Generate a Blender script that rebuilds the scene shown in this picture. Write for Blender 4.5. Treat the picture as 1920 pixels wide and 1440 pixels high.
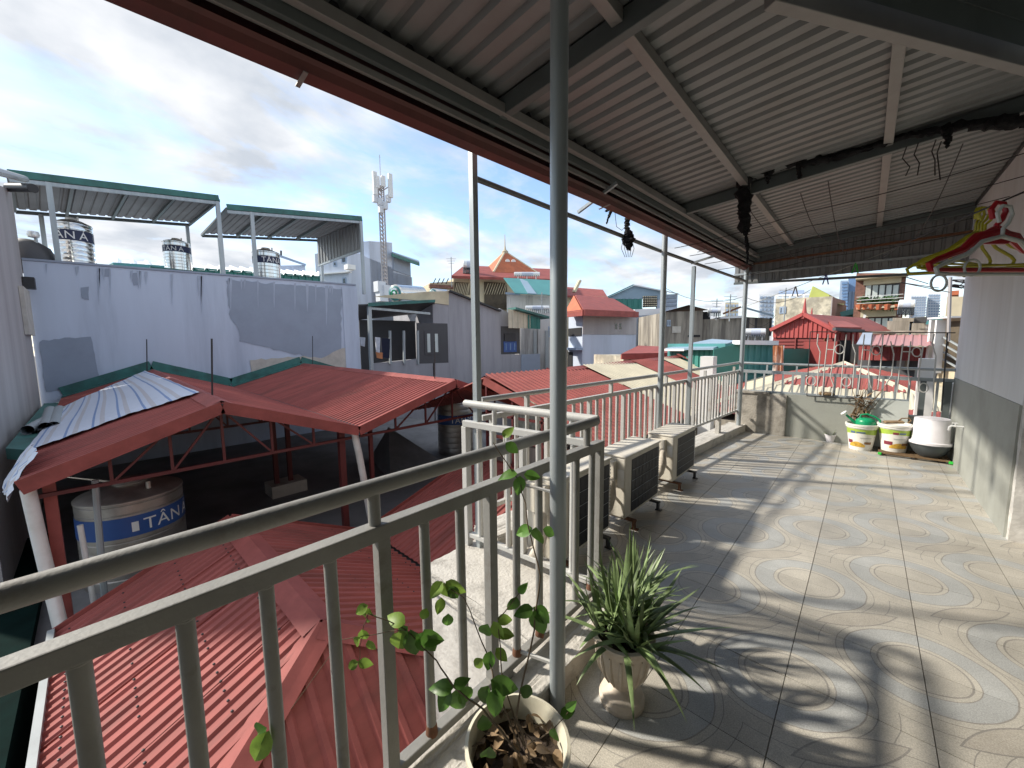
import bpy, bmesh, math, random
import numpy as np
from mathutils import Vector, Matrix
random.seed(7)
for o in list(bpy.data.objects): bpy.data.objects.remove(o, do_unlink=True)
SC = bpy.context.scene
COL = SC.collection
V3 = lambda *a: np.array(a if len(a) == 3 else a[0], dtype=float)

# ------------------------------------------------------------------ camera
CAM = V3(0, 0, 1.6); FPX = 720.0
def cam_axes(yaw, p, r):
    yaw, p, r = map(math.radians, (yaw, p, r))
    fw = V3(math.sin(yaw)*math.cos(p), math.cos(yaw)*math.cos(p), -math.sin(p))
    ri = V3(math.cos(yaw), -math.sin(yaw), 0); up = np.cross(ri, fw)
    c, s = math.cos(r), math.sin(r)
    return c*ri+s*up, -s*ri+c*up, fw
RI, UP, FW = cam_axes(-42.6, 5.92, -.54)
cd = bpy.data.cameras.new('camera'); cam = bpy.data.objects.new('camera', cd); COL.objects.link(cam)
cd.sensor_width = 36; cd.lens = 36*FPX/1920; cd.clip_start = .02; cd.clip_end = 5000
cam.matrix_world = Matrix([[RI[i], UP[i], -FW[i], CAM[i]] for i in range(3)]+[[0, 0, 0, 1]])
SC.camera = cam
SC.render.resolution_x = 1024; SC.render.resolution_y = 768

# ------------------------------------------------------------------ light
SUN = V3(-.88, -.475, 0); SUN /= np.linalg.norm(SUN); EL = math.radians(36)
SUND = V3(SUN[0]*math.cos(EL), SUN[1]*math.cos(EL), math.sin(EL))
w = bpy.data.worlds.new('World'); SC.world = w; w.use_nodes = True
nt = w.node_tree; nt.nodes.clear()
def N(t, typ, **kw):
    n = t.nodes.new(typ)
    for k, v in kw.items(): setattr(n, k, v)
    return n
out = N(nt, 'ShaderNodeOutputWorld'); bg = N(nt, 'ShaderNodeBackground'); bg.inputs[1].default_value = .15
sky = N(nt, 'ShaderNodeTexSky', sky_type='NISHITA', sun_disc=False)
sky.sun_elevation = EL; sky.sun_rotation = math.atan2(SUN[0], SUN[1]); sky.air_density = 1.0; sky.dust_density = .15; sky.ozone_density = 1.6
tc = N(nt, 'ShaderNodeTexCoord'); sep = N(nt, 'ShaderNodeSeparateXYZ'); nt.links.new(tc.outputs['Generated'], sep.inputs[0])
def wm(op, a, b=None, c=None):
    n = N(nt, 'ShaderNodeMath', operation=op)
    for i, x in enumerate((a, b, c)):
        if x is None: continue
        if isinstance(x, (int, float)): n.inputs[i].default_value = x
        else: nt.links.new(x, n.inputs[i])
    return n.outputs[0]
den = wm('ADD', wm('MAXIMUM', sep.outputs[2], 0), .16)
cx = wm('DIVIDE', sep.outputs[0], den); cy = wm('DIVIDE', sep.outputs[1], den)
cmb = N(nt, 'ShaderNodeCombineXYZ'); nt.links.new(cx, cmb.inputs[0]); nt.links.new(cy, cmb.inputs[1]); cmb.inputs[2].default_value = 3.7
mp = N(nt, 'ShaderNodeMapping'); mp.inputs['Rotation'].default_value = (0, 0, .5); mp.inputs['Scale'].default_value = (1.0, .55, 1); nt.links.new(cmb.outputs[0], mp.inputs[0])
n1 = N(nt, 'ShaderNodeTexNoise'); n1.inputs['Scale'].default_value = 1.5; n1.inputs['Detail'].default_value = 11; n1.inputs['Roughness'].default_value = .62; n1.inputs['Distortion'].default_value = .35
nt.links.new(mp.outputs[0], n1.inputs[0])
n2 = N(nt, 'ShaderNodeTexNoise'); n2.inputs['Scale'].default_value = 3.2; n2.inputs['Detail'].default_value = 6; nt.links.new(cmb.outputs[0], n2.inputs[0])
cr = N(nt, 'ShaderNodeValToRGB'); cr.color_ramp.elements[0].position = .40; cr.color_ramp.elements[1].position = .57
cr.color_ramp.elements[0].color = (.04, .04, .04, 1); cr.color_ramp.elements[1].color = (1, 1, 1, 1)
nt.links.new(n1.outputs[0], cr.inputs[0])
cr2 = N(nt, 'ShaderNodeValToRGB'); cr2.color_ramp.elements[0].position = .35; cr2.color_ramp.elements[1].position = .66
cr2.color_ramp.elements[0].color = (2.35, 2.55, 2.85, 1); cr2.color_ramp.elements[1].color = (3.95, 4.0, 4.1, 1)
nt.links.new(n2.outputs[0], cr2.inputs[0])
mx = N(nt, 'ShaderNodeMix', data_type='RGBA'); nt.links.new(cr.outputs[0], mx.inputs[0]); nt.links.new(sky.outputs[0], mx.inputs[6]); nt.links.new(cr2.outputs[0], mx.inputs[7])
nt.links.new(mx.outputs[2], bg.inputs[0]); nt.links.new(bg.outputs[0], out.inputs[0])
sl = bpy.data.lights.new('sun', 'SUN'); sl.energy = 3.3; sl.angle = math.radians(2.4); sl.color = (1, .93, .82)
so = bpy.data.objects.new('sun', sl); COL.objects.link(so); so.location = (-40, -20, 40)
so.rotation_euler = Vector(SUND).to_track_quat('Z', 'Y').to_euler()
SC.view_settings.view_transform = 'Standard'; SC.view_settings.look = 'None'; SC.view_settings.exposure = 0.88; SC.view_settings.gamma = 1
SC.render.engine = 'CYCLES'

# ------------------------------------------------------------------ picture-to-place helpers (1920 x 1440 photograph)
def ray(x, y): return RI*((x-960)/FPX)+UP*((720-y)/FPX)+FW
def PX(x, y, X): d = ray(x, y); return CAM+d*(X/d[0])
def PY(x, y, Y): d = ray(x, y); return CAM+d*(Y/d[1])
def PZ(x, y, z): d = ray(x, y); return CAM+d*((z-CAM[2])/d[2])
def PR(x, y, r): d = ray(x, y); return CAM+d*(r/math.hypot(d[0], d[1]))
def PD(x, y, c): return CAM+ray(x, y)*c

# ------------------------------------------------------------------ mesh builder
def unit(v): v = V3(v); return v/np.linalg.norm(v)
class MB:
    def __init__(s): s.v = []; s.f = []; s.smooth = False
    def add(s, vs, fs):
        b = len(s.v); s.v += [tuple(map(float, p)) for p in vs]; s.f += [tuple(b+i for i in f) for f in fs]; return s
    def box(s, x0, x1, y0, y1, z0, z1):
        return s.obox(((x0+x1)/2, (y0+y1)/2, (z0+z1)/2), (1, 0, 0), (0, 1, 0), (0, 0, 1), abs(x1-x0), abs(y1-y0), abs(z1-z0))
    def obox(s, c, a, b, n, la, lb, ln):
        c, a, b, n = V3(c), unit(a)*la/2, unit(b)*lb/2, unit(n)*ln/2
        vs = [c+i*a+j*b+k*n for k in (-1, 1) for j in (-1, 1) for i in (-1, 1)]
        return s.add(vs, [(0, 2, 3, 1), (4, 5, 7, 6), (0, 1, 5, 4), (2, 6, 7, 3), (0, 4, 6, 2), (1, 3, 7, 5)])
    def bar(s, p, q, wd, ht=None, up=(0, 0, 1)):
        p, q = V3(p), V3(q); t = unit(q-p); up = V3(up)
        if abs(np.dot(t, up)) > .98: up = V3(1, 0, 0)
        sd = unit(np.cross(t, up)); u2 = np.cross(sd, t)
        return s.obox((p+q)/2, t, sd, u2, np.linalg.norm(q-p), wd, ht or wd)
    def tube(s, pts, r, n=10, caps=True):
        pts = [V3(p) for p in pts]; rs = list(r) if hasattr(r, '__len__') else [r]*len(pts)
        m = len(pts); rings = []; prev = None
        for i in range(m):
            t = unit(pts[min(i+1, m-1)]-pts[max(i-1, 0)])
            if prev is None:
                a = V3(0, 0, 1) if abs(t[2]) < .9 else V3(1, 0, 0); sd = unit(np.cross(t, a))
            else: sd = unit(prev-t*np.dot(prev, t))
            prev = sd; b = np.cross(t, sd)
            rings.append([pts[i]+rs[i]*(math.cos(2*math.pi*k/n)*sd+math.sin(2*math.pi*k/n)*b) for k in range(n)])
        vs = [p for g in rings for p in g]
        fs = [(i*n+k, i*n+(k+1) % n, (i+1)*n+(k+1) % n, (i+1)*n+k) for i in range(m-1) for k in range(n)]
        if caps: fs += [tuple(range(n-1, -1, -1)), tuple((m-1)*n+k for k in range(n))]
        s.smooth = True; return s.add(vs, fs)
    def lathe(s, prof, c=(0, 0, 0), n=24, a0=0, axis=None):
        c = V3(c); ax = unit(axis) if axis is not None else V3(0, 0, 1)
        e = V3(1, 0, 0) if abs(ax[0]) < .9 else V3(0, 1, 0); e1 = unit(np.cross(ax, np.cross(e, ax))); e2 = np.cross(ax, e1)
        vs = []; m = len(prof)
        for r, z in prof: vs += [c+ax*z+r*(math.cos(a0+2*math.pi*k/n)*e1+math.sin(a0+2*math.pi*k/n)*e2) for k in range(n)]
        fs = [(i*n+k, i*n+(k+1) % n, (i+1)*n+(k+1) % n, (i+1)*n+k) for i in range(m-1) for k in range(n)]
        s.smooth = True; return s.add(vs, fs)
    def prism(s, pts, ext):
        pts = [V3(p) for p in pts]; ext = V3(ext); n = len(pts)
        return s.add(pts+[p+ext for p in pts], [tuple(range(n-1, -1, -1)), tuple(range(n, 2*n))]+[(i, (i+1) % n, n+(i+1) % n, n+i) for i in range(n)])
    def tower(s, plan, z0, tops):
        n = len(plan); tops = tops if hasattr(tops, '__len__') else [tops]*n
        vs = [(p[0], p[1], z0) for p in plan]+[(p[0], p[1], t) for p, t in zip(plan, tops)]
        return s.add(vs, [tuple(range(n-1, -1, -1)), tuple(range(n, 2*n))]+[(i, (i+1) % n, n+(i+1) % n, n+i) for i in range(n)])
    def sheet(s, O, U, W, poly=None, pitch=.12, h=.02, flat=.62, rise=.1, flip=False):
        """profiled metal sheet: ribs run along U, profile across W; poly in metres along (U, W)"""
        O, u, wv = V3(O), V3(U), V3(W); lu, lw = np.linalg.norm(u), np.linalg.norm(wv); u /= lu; wv = wv-u*np.dot(wv, u); wv /= np.linalg.norm(wv)
        nn = np.cross(u, wv)
        if nn[2] < 0: nn = -nn
        poly = poly or [(0, 0), (lu, 0), (lu, lw), (0, lw)]
        ws = [p[1] for p in poly]; w0, w1 = min(ws), max(ws); br = []; k = math.floor(w0/pitch)-1
        while k*pitch < w1+pitch:
            for f, hh in ((0, 0), (flat, 0), (flat+rise, h), (1-rise, h)):
                x = (k+f)*pitch
                if w0 < x < w1: br.append((x, hh))
            k += 1
        def hat(x):
            f = (x/pitch) % 1
            return 0 if f < flat else h*(f-flat)/rise if f < flat+rise else h if f < 1-rise else h*(1-f)/rise
        br = sorted([(w0, hat(w0)), (w1, hat(w1))]+br+[(p[1], hat(p[1])) for p in poly]); br = [b for i, b in enumerate(br) if i == 0 or b[0]-br[i-1][0] > 1e-5]
        rows = []
        for x, hh in br:
            xs = []
            for i in range(len(poly)):
                (a, b), (c, d) = poly[i], poly[(i+1) % len(poly)]
                if abs(d-b) < 1e-9:
                    if abs(x-b) < 1e-6: xs += [a, c]
                elif min(b, d)-1e-6 <= x <= max(b, d)+1e-6: xs.append(a+(c-a)*(x-b)/(d-b))
            if xs: rows.append((O+u*min(xs)+wv*x+nn*hh, O+u*max(xs)+wv*x+nn*hh))
        vs = [p for r in rows for p in r]
        return s.add(vs, [(2*i, 2*i+1, 2*i+3, 2*i+2) for i in range(len(rows)-1)])
    def build(s, name, m, parent=None, loc=None, bevel=0, smooth=None, recalc=True):
        org = V3(loc) if loc is not None else (V3(parent['_o']) if parent is not None and '_o' in parent else V3(0, 0, 0))
        porg = V3(parent['_o']) if parent is not None else V3(0, 0, 0)
        me = bpy.data.meshes.new(name); me.from_pydata([tuple(V3(p)-org) for p in s.v], [], s.f)
        if recalc:
            b = bmesh.new(); b.from_mesh(me); bmesh.ops.recalc_face_normals(b, faces=b.faces); b.to_mesh(me); b.free()
        if s.smooth if smooth is None else smooth:
            me.shade_smooth(); me.set_sharp_from_angle(angle=math.radians(38))
        me.materials.append(MT[m] if isinstance(m, str) else m)
        o = bpy.data.objects.new(name, me); COL.objects.link(o); o.location = tuple(org-porg); o['_o'] = list(map(float, org))
        if parent is not None: o.parent = parent
        if bevel:
            bm_ = o.modifiers.new('b', 'BEVEL'); bm_.width = bevel; bm_.segments = 2; bm_.limit_method = 'ANGLE'; bm_.angle_limit = math.radians(50)
        return o
def tag(o, label, cat, group=None):
    o['label'] = label; o['category'] = cat
    if group: o['group'] = group
    return o
def struct(o): o['kind'] = 'structure'; return o
def stuff(o): o['kind'] = 'stuff'; return o
def thing(name, label, cat, loc=(0, 0, 0), group=None):
    o = bpy.data.objects.new(name, None); COL.objects.link(o); o.location = tuple(map(float, loc)); o['_o'] = list(map(float, loc)); o.empty_display_size = .1
    return tag(o, label, cat, group)
def clone(o, off, parent=None):
    c = o.copy(); COL.objects.link(c); c['_o'] = [a+b for a, b in zip(o['_o'], off)]
    if parent is None: c.location = tuple(V3(o.location)+V3(off))
    else: c.parent = parent
    for ch in [x for x in bpy.data.objects if x.parent == o]: clone(ch, off, c)
    return c
def shape(name, m, parent=None, **k):
    """shared-mesh copies: returns a function placing a copy at an offset"""
    raise NotImplementedError

# ------------------------------------------------------------------ materials
MT = {}
def lin(r, g, b): return tuple(((c/255)/12.92 if c/255 <= .04045 else ((c/255+.055)/1.055)**2.4) for c in (r, g, b))
def M(name, rgb, rough=.6, metal=0.0, var=.18, scale=3.0, bump=0.0, bscale=60.0, stain=None, samt=.5, sscale=1.2, streak=False, spec=.5, thr=(.45, .7), fine=.0, trans=0.0, ys=False, orand=0.0):
    m = bpy.data.materials.new(name); m.use_nodes = True; t = m.node_tree; b = t.nodes['Principled BSDF']
    b.inputs['Roughness'].default_value = rough; b.inputs['Metallic'].default_value = metal; b.inputs['Specular IOR Level'].default_value = spec
    g = N(t, 'ShaderNodeNewGeometry'); mp = N(t, 'ShaderNodeMapping'); t.links.new(g.outputs['Position'], mp.inputs[0])
    if streak: mp.inputs['Scale'].default_value = (1, 1, .12)
    if ys: mp.inputs['Scale'].default_value = (1, .16, .16)
    nz = N(t, 'ShaderNodeTexNoise'); nz.inputs['Scale'].default_value = scale; nz.inputs['Detail'].default_value = 6; nz.inputs['Roughness'].default_value = .62
    t.links.new(mp.outputs[0], nz.inputs[0])
    mr = N(t, 'ShaderNodeMapRange'); mr.inputs[1].default_value = .3; mr.inputs[2].default_value = .7; mr.inputs[3].default_value = 1-var; mr.inputs[4].default_value = 1+var
    t.links.new(nz.outputs[0], mr.inputs[0])
    mul = N(t, 'ShaderNodeMix', data_type='RGBA', blend_type='MULTIPLY'); mul.inputs[0].default_value = 1; mul.inputs[6].default_value = (*rgb, 1)
    t.links.new(mr.outputs[0], mul.inputs[7]); c = mul.outputs[2]
    if stain:
        ns = N(t, 'ShaderNodeTexNoise'); ns.inputs['Scale'].default_value = sscale; ns.inputs['Detail'].default_value = 8; ns.inputs['Roughness'].default_value = .66
        mp2 = N(t, 'ShaderNodeMapping'); mp2.inputs['Location'].default_value = (3.3, 1.7, 5.1); t.links.new(g.outputs['Position'], mp2.inputs[0])
        if streak: mp2.inputs['Scale'].default_value = (1.6, 1.6, .16)
        if ys: mp2.inputs['Scale'].default_value = (1, .3, .3)
        t.links.new(mp2.outputs[0], ns.inputs[0])
        r2 = N(t, 'ShaderNodeMapRange'); r2.inputs[1].default_value = thr[0]; r2.inputs[2].default_value = thr[1]; r2.inputs[3].default_value = 0; r2.inputs[4].default_value = samt
        t.links.new(ns.outputs[0], r2.inputs[0])
        m2 = N(t, 'ShaderNodeMix', data_type='RGBA'); t.links.new(r2.outputs[0], m2.inputs[0]); t.links.new(c, m2.inputs[6]); m2.inputs[7].default_value = (*stain, 1); c = m2.outputs[2]
    if orand:
        oi = N(t, 'ShaderNodeObjectInfo'); mo = N(t, 'ShaderNodeMapRange'); mo.inputs[3].default_value = 1-orand; mo.inputs[4].default_value = 1+orand; t.links.new(oi.outputs['Random'], mo.inputs[0])
        m3 = N(t, 'ShaderNodeMix', data_type='RGBA', blend_type='MULTIPLY'); m3.inputs[0].default_value = 1; t.links.new(c, m3.inputs[6]); t.links.new(mo.outputs[0], m3.inputs[7]); c = m3.outputs[2]
    t.links.new(c, b.inputs['Base Color'])
    rr = N(t, 'ShaderNodeMapRange'); rr.inputs[3].default_value = max(.03, rough-.1); rr.inputs[4].default_value = min(1, rough+.12); t.links.new(nz.outputs[0], rr.inputs[0]); t.links.new(rr.outputs[0], b.inputs['Roughness'])
    if bump:
        nb = N(t, 'ShaderNodeTexNoise'); nb.inputs['Scale'].default_value = bscale; nb.inputs['Detail'].default_value = 4; t.links.new(g.outputs['Position'], nb.inputs[0])
        bp = N(t, 'ShaderNodeBump'); bp.inputs['Strength'].default_value = bump; bp.inputs['Distance'].default_value = .01; t.links.new(nb.outputs[0], bp.inputs['Height']); t.links.new(bp.outputs[0], b.inputs['Normal'])
    if trans:
        tr = N(t, 'ShaderNodeBsdfTranslucent'); t.links.new(c, tr.inputs[0]); ms = N(t, 'ShaderNodeMixShader'); ms.inputs[0].default_value = trans
        t.links.new(b.outputs[0], ms.inputs[1]); t.links.new(tr.outputs[0], ms.inputs[2]); t.links.new(ms.outputs[0], t.nodes['Material Output'].inputs[0])
    MT[name] = m; return m
# painted steel, masonry, roofs
M('rail_cream', (.27, .265, .245), .55, var=.16, scale=4, bump=.12, bscale=90, stain=(.13, .10, .075), samt=.7, sscale=5, thr=(.56, .74))
M('rail_white', (.50, .495, .47), .5, var=.10, scale=4, bump=.10, bscale=90, stain=(.30, .23, .17), samt=.7, sscale=4, thr=(.56, .74))
M('post_steel', (.34, .38, .40), .38, metal=.35, var=.12, scale=6, stain=(.55, .57, .56), samt=.5, sscale=4, streak=True)
M('beam_grey', (.13, .15, .15), .5, metal=.25, var=.15, scale=4)
M('purlin', (.28, .275, .265), .5, metal=.3, var=.12, scale=5)
M('roof_under', (.26, .268, .27), .45, metal=.30, var=.08, scale=2, stain=(.18, .175, .165), samt=.6, sscale=1.5)
M('canopy_under', (.17, .165, .16), .6, var=.12, scale=2, stain=(.10, .09, .085), samt=.5, sscale=1)
M('roof_under2', (.12, .15, .135), .6, var=.12, scale=2)
M('red_roof', (.315, .09, .078), .68, spec=.22, var=.22, scale=5, stain=(.19, .07, .06), samt=.8, sscale=2.2, thr=(.5, .72), ys=True)
M('red_trim', (.31, .085, .073), .62, spec=.25, var=.2, scale=3, stain=(.19, .055, .048), samt=.6, sscale=3)
M('gutter_red_shade', (.13, .042, .038), .55, var=.25, scale=2, stain=(.06, .035, .03), samt=.8, sscale=1.6, thr=(.48, .66))  # gutter red darkened, the shade under the eave is in the colour
M('red_steel', (.10, .018, .018), .55, var=.15, scale=5)
M('beige_sheet', (.58, .53, .40), .5, var=.10, scale=2, stain=(.40, .36, .27), samt=.5, sscale=1)
M('concrete_lt', (.52, .495, .45), .85, var=.12, scale=9, bump=.7, bscale=55, stain=(.27, .25, .22), samt=.85, sscale=4.5, thr=(.52, .68))
M('concrete_mid', (.42, .39, .34), .88, var=.2, scale=5, bump=.6, bscale=60, stain=(.10, .09, .075), samt=.8, sscale=3.0, thr=(.46, .66))
M('wall_olive', (.33, .34, .305), .7, var=.06, scale=3, bump=.15, bscale=40, stain=(.20, .20, .17), samt=.5, sscale=2)
M('drip', (.40, .455, .55), .85, var=.1, scale=3)
M('wall_white', (.68, .69, .69), .7, var=.07, scale=4, bump=.1, bscale=50, stain=(.48, .46, .43), samt=.4, sscale=1.4, streak=True)
M('plaster_old', (.60, .58, .54), .85, var=.15, scale=6, bump=.5, bscale=30, stain=(.34, .32, .29), samt=.7, sscale=5)
M('wall_blue', (.545, .615, .735), .75, var=.07, scale=1.2, streak=True, stain=(.38, .44, .54), samt=.8, sscale=.8, thr=(.47, .70))
M('patch_grey', (.30, .35, .43), .8, var=.07, scale=2, stain=(.33, .37, .46), samt=.5, sscale=1)
M('render_raw', (.50, .47, .42), .9, var=.14, scale=4, bump=.3, bscale=30)
M('concrete_bld', (.42, .40, .40), .9, var=.12, scale=1.1, streak=True, bump=.3, bscale=12, stain=(.29, .27, .27), samt=.7, sscale=.9)
M('flash_green', (.045, .17, .15), .55, var=.2, scale=3, stain=(.03, .06, .05), samt=.7, sscale=2.5)
M('green_sheet', (.04, .20, .17), .5, var=.12, scale=1.5)
M('teal_sheet', (.07, .245, .25), .5, var=.1, scale=1.5)
M('teal_pale', (.25, .35, .44), .45, var=.1, scale=.8)
M('house_grey', (.37, .365, .39), .85, var=.10, scale=1.4, streak=True, bump=.25, bscale=8, stain=(.25, .25, .27), samt=.7, sscale=1.1, thr=(.46, .68))
M('house_blue', (.54, .60, .71), .8, var=.08, scale=.9, streak=True, stain=(.36, .40, .47), samt=.6, sscale=.8, thr=(.5, .72))
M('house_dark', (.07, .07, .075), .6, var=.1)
M('black', (.012, .012, .014), .7, var=.2)
M('rag_black', (.010, .010, .012), .95, var=.4, scale=40, bump=1, bscale=90)
M('stainless', (.72, .70, .66), .16, metal=1.0, var=.06, scale=3)
M('stainless_dull', (.50, .47, .43), .5, metal=.9, var=.15, scale=3, stain=(.3, .26, .22), samt=.6, sscale=3)
M('steel_white', (.78, .80, .80), .3, metal=.35, var=.05)
M('tank_blue', (.035, .095, .30), .4, var=.1)
M('navy', (.02, .028, .075), .5, var=.1)
M('white', (.80, .80, .78), .45, var=.04)
M('white_plastic', (.74, .72, .75), .4, var=.05, scale=8, stain=(.6, .55, .55), samt=.3, sscale=4)
M('ac_body', (.72, .68, .59), .45, var=.05, scale=6, stain=(.50, .43, .34), samt=.4, sscale=4)
M('ac_coil', (.006, .009, .016), .5, var=.2, scale=30)
M('ac_foam', (.62, .56, .47), .8, var=.15, scale=14, bump=.6, bscale=60, stain=(.35, .29, .23), samt=.7, sscale=12)
M('rust', (.16, .07, .035), .8, var=.3, scale=20)
M('dark_metal', (.03, .03, .032), .5, var=.2)
M('urn', (.66, .58, .48), .6, var=.08, scale=10, bump=.2, bscale=60, stain=(.42, .33, .24), samt=.6, sscale=8)
M('pot_cream', (.70, .66, .52), .45, var=.06, scale=8, stain=(.45, .40, .30), samt=.5, sscale=6)
M('soil', (.045, .03, .02), .95, var=.4, scale=30, bump=1, bscale=60)
M('aloe', (.27, .37, .16), .42, var=.3, scale=26, trans=.22, orand=.45, stain=(.15, .19, .075), samt=.6, sscale=14)
M('leaf', (.11, .24, .04), .4, var=.3, scale=25, trans=.35, orand=.4)
M('leaf_young', (.21, .33, .055), .45, var=.25, scale=25, trans=.4, orand=.3)
M('stem', (.14, .10, .06), .7, var=.2, scale=30)
M('dead_leaf', (.20, .135, .075), .8, var=.5, scale=18, trans=.1, orand=.6)
M('twig', (.16, .10, .05), .8, var=.3, scale=20)
M('green_plastic', (.008, .30, .13), .35, var=.05)
M('basin', (.055, .065, .07), .35, var=.1)
M('bucket_green', (.36, .50, .07), .4, var=.12, scale=14)
M('bucket_white', (.78, .76, .70), .4, var=.04)
M('ink_maroon', (.22, .03, .05), .4); M('ink_yellow', (.62, .37, .05), .4, var=.35, scale=22); M('ink_brown', (.24, .12, .05), .4, var=.3, scale=25); M('ink_blue', (.10, .16, .30), .4)
M('board', (.55, .58, .55), .35, var=.05, scale=3, stain=(.42, .45, .42), samt=.5, sscale=2)
M('hanger_red', (.36, .008, .016), .35, var=.05); M('hanger_grey', (.48, .49, .46), .4, var=.05); M('hanger_yellow', (.36, .31, .012), .4, var=.12)
M('peg_green', (.04, .55, .06), .4); M('peg_blue', (.06, .07, .30), .4); M('peg_brown', (.22, .17, .15), .6)
M('wire', (.03, .025, .025), .7); M('cord', (.50, .50, .46), .7); M('pipe_grey', (.33, .36, .37), .45, var=.08); M('pipe_white', (.72, .72, .69), .45, var=.08, stain=(.5, .46, .4), samt=.5, sscale=4)
M('terracotta', (.46, .13, .055), .7, var=.18, scale=2.5, stain=(.30, .09, .05), samt=.5, sscale=1)
M('cream_wall', (.62, .54, .38), .8, var=.14, scale=1, stain=(.38, .33, .24), samt=.6, sscale=1)
M('lattice_dark', (.10, .08, .055), .85, var=.3, scale=3)
M('stained_white', (.60, .59, .57), .85, var=.15, scale=.8, streak=True, stain=(.22, .21, .2), samt=.75, sscale=.8, thr=(.5, .62))
M('old_concrete', (.38, .345, .29), .9, var=.3, scale=1.6, streak=True, bump=.5, bscale=6, stain=(.13, .115, .10), samt=.85, sscale=1.5, thr=(.44, .62))
M('stone_wall', (.50, .46, .36), .9, var=.45, scale=1.9, bump=.8, bscale=4, stain=(.30, .28, .23), samt=.8, sscale=2.2, thr=(.45, .55))
M('brick_brown', (.20, .10, .075), .8, var=.35, scale=6)
M('glass_blue', (.14, .24, .42), .2, var=.08, scale=.05); M('glass_dark', (.02, .025, .03), .12, spec=.8); M('tower_white', (.68, .70, .73), .7, var=.05, scale=.05); M('tower_grey', (.30, .38, .50), .5, var=.06, scale=.05)  # far tower tones kept pale and bluish, distance haze put into the base colour
M('curtain', (.55, .60, .58), .8, var=.25, scale=3, streak=True); M('mauve_sheet', (.40, .20, .20), .5, var=.1, scale=1.5); M('olive_sheet', (.36, .40, .10), .55, var=.12, scale=1)
M('red_wall', (.40, .068, .062), .6, var=.1, scale=1.5); M('red_dark', (.24, .04, .036), .55, var=.12, scale=1.5); M('rusty_panel', (.62, .55, .48), .6, var=.1, scale=3, stain=(.35, .10, .02), samt=.95, sscale=2.5, streak=True, thr=(.46, .52))
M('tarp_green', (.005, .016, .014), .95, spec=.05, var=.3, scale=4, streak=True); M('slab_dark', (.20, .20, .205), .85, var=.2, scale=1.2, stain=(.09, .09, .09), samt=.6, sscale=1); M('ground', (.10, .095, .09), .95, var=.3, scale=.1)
M('cloth_white', (.62, .64, .70), .9, var=.1, scale=9); M('cloth_navy', (.015, .018, .04), .9, var=.2); M('cloth_orange', (.55, .22, .10), .9)
M('foliage', (.05, .11, .03), .7, var=.4, scale=6, trans=.2)
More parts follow.
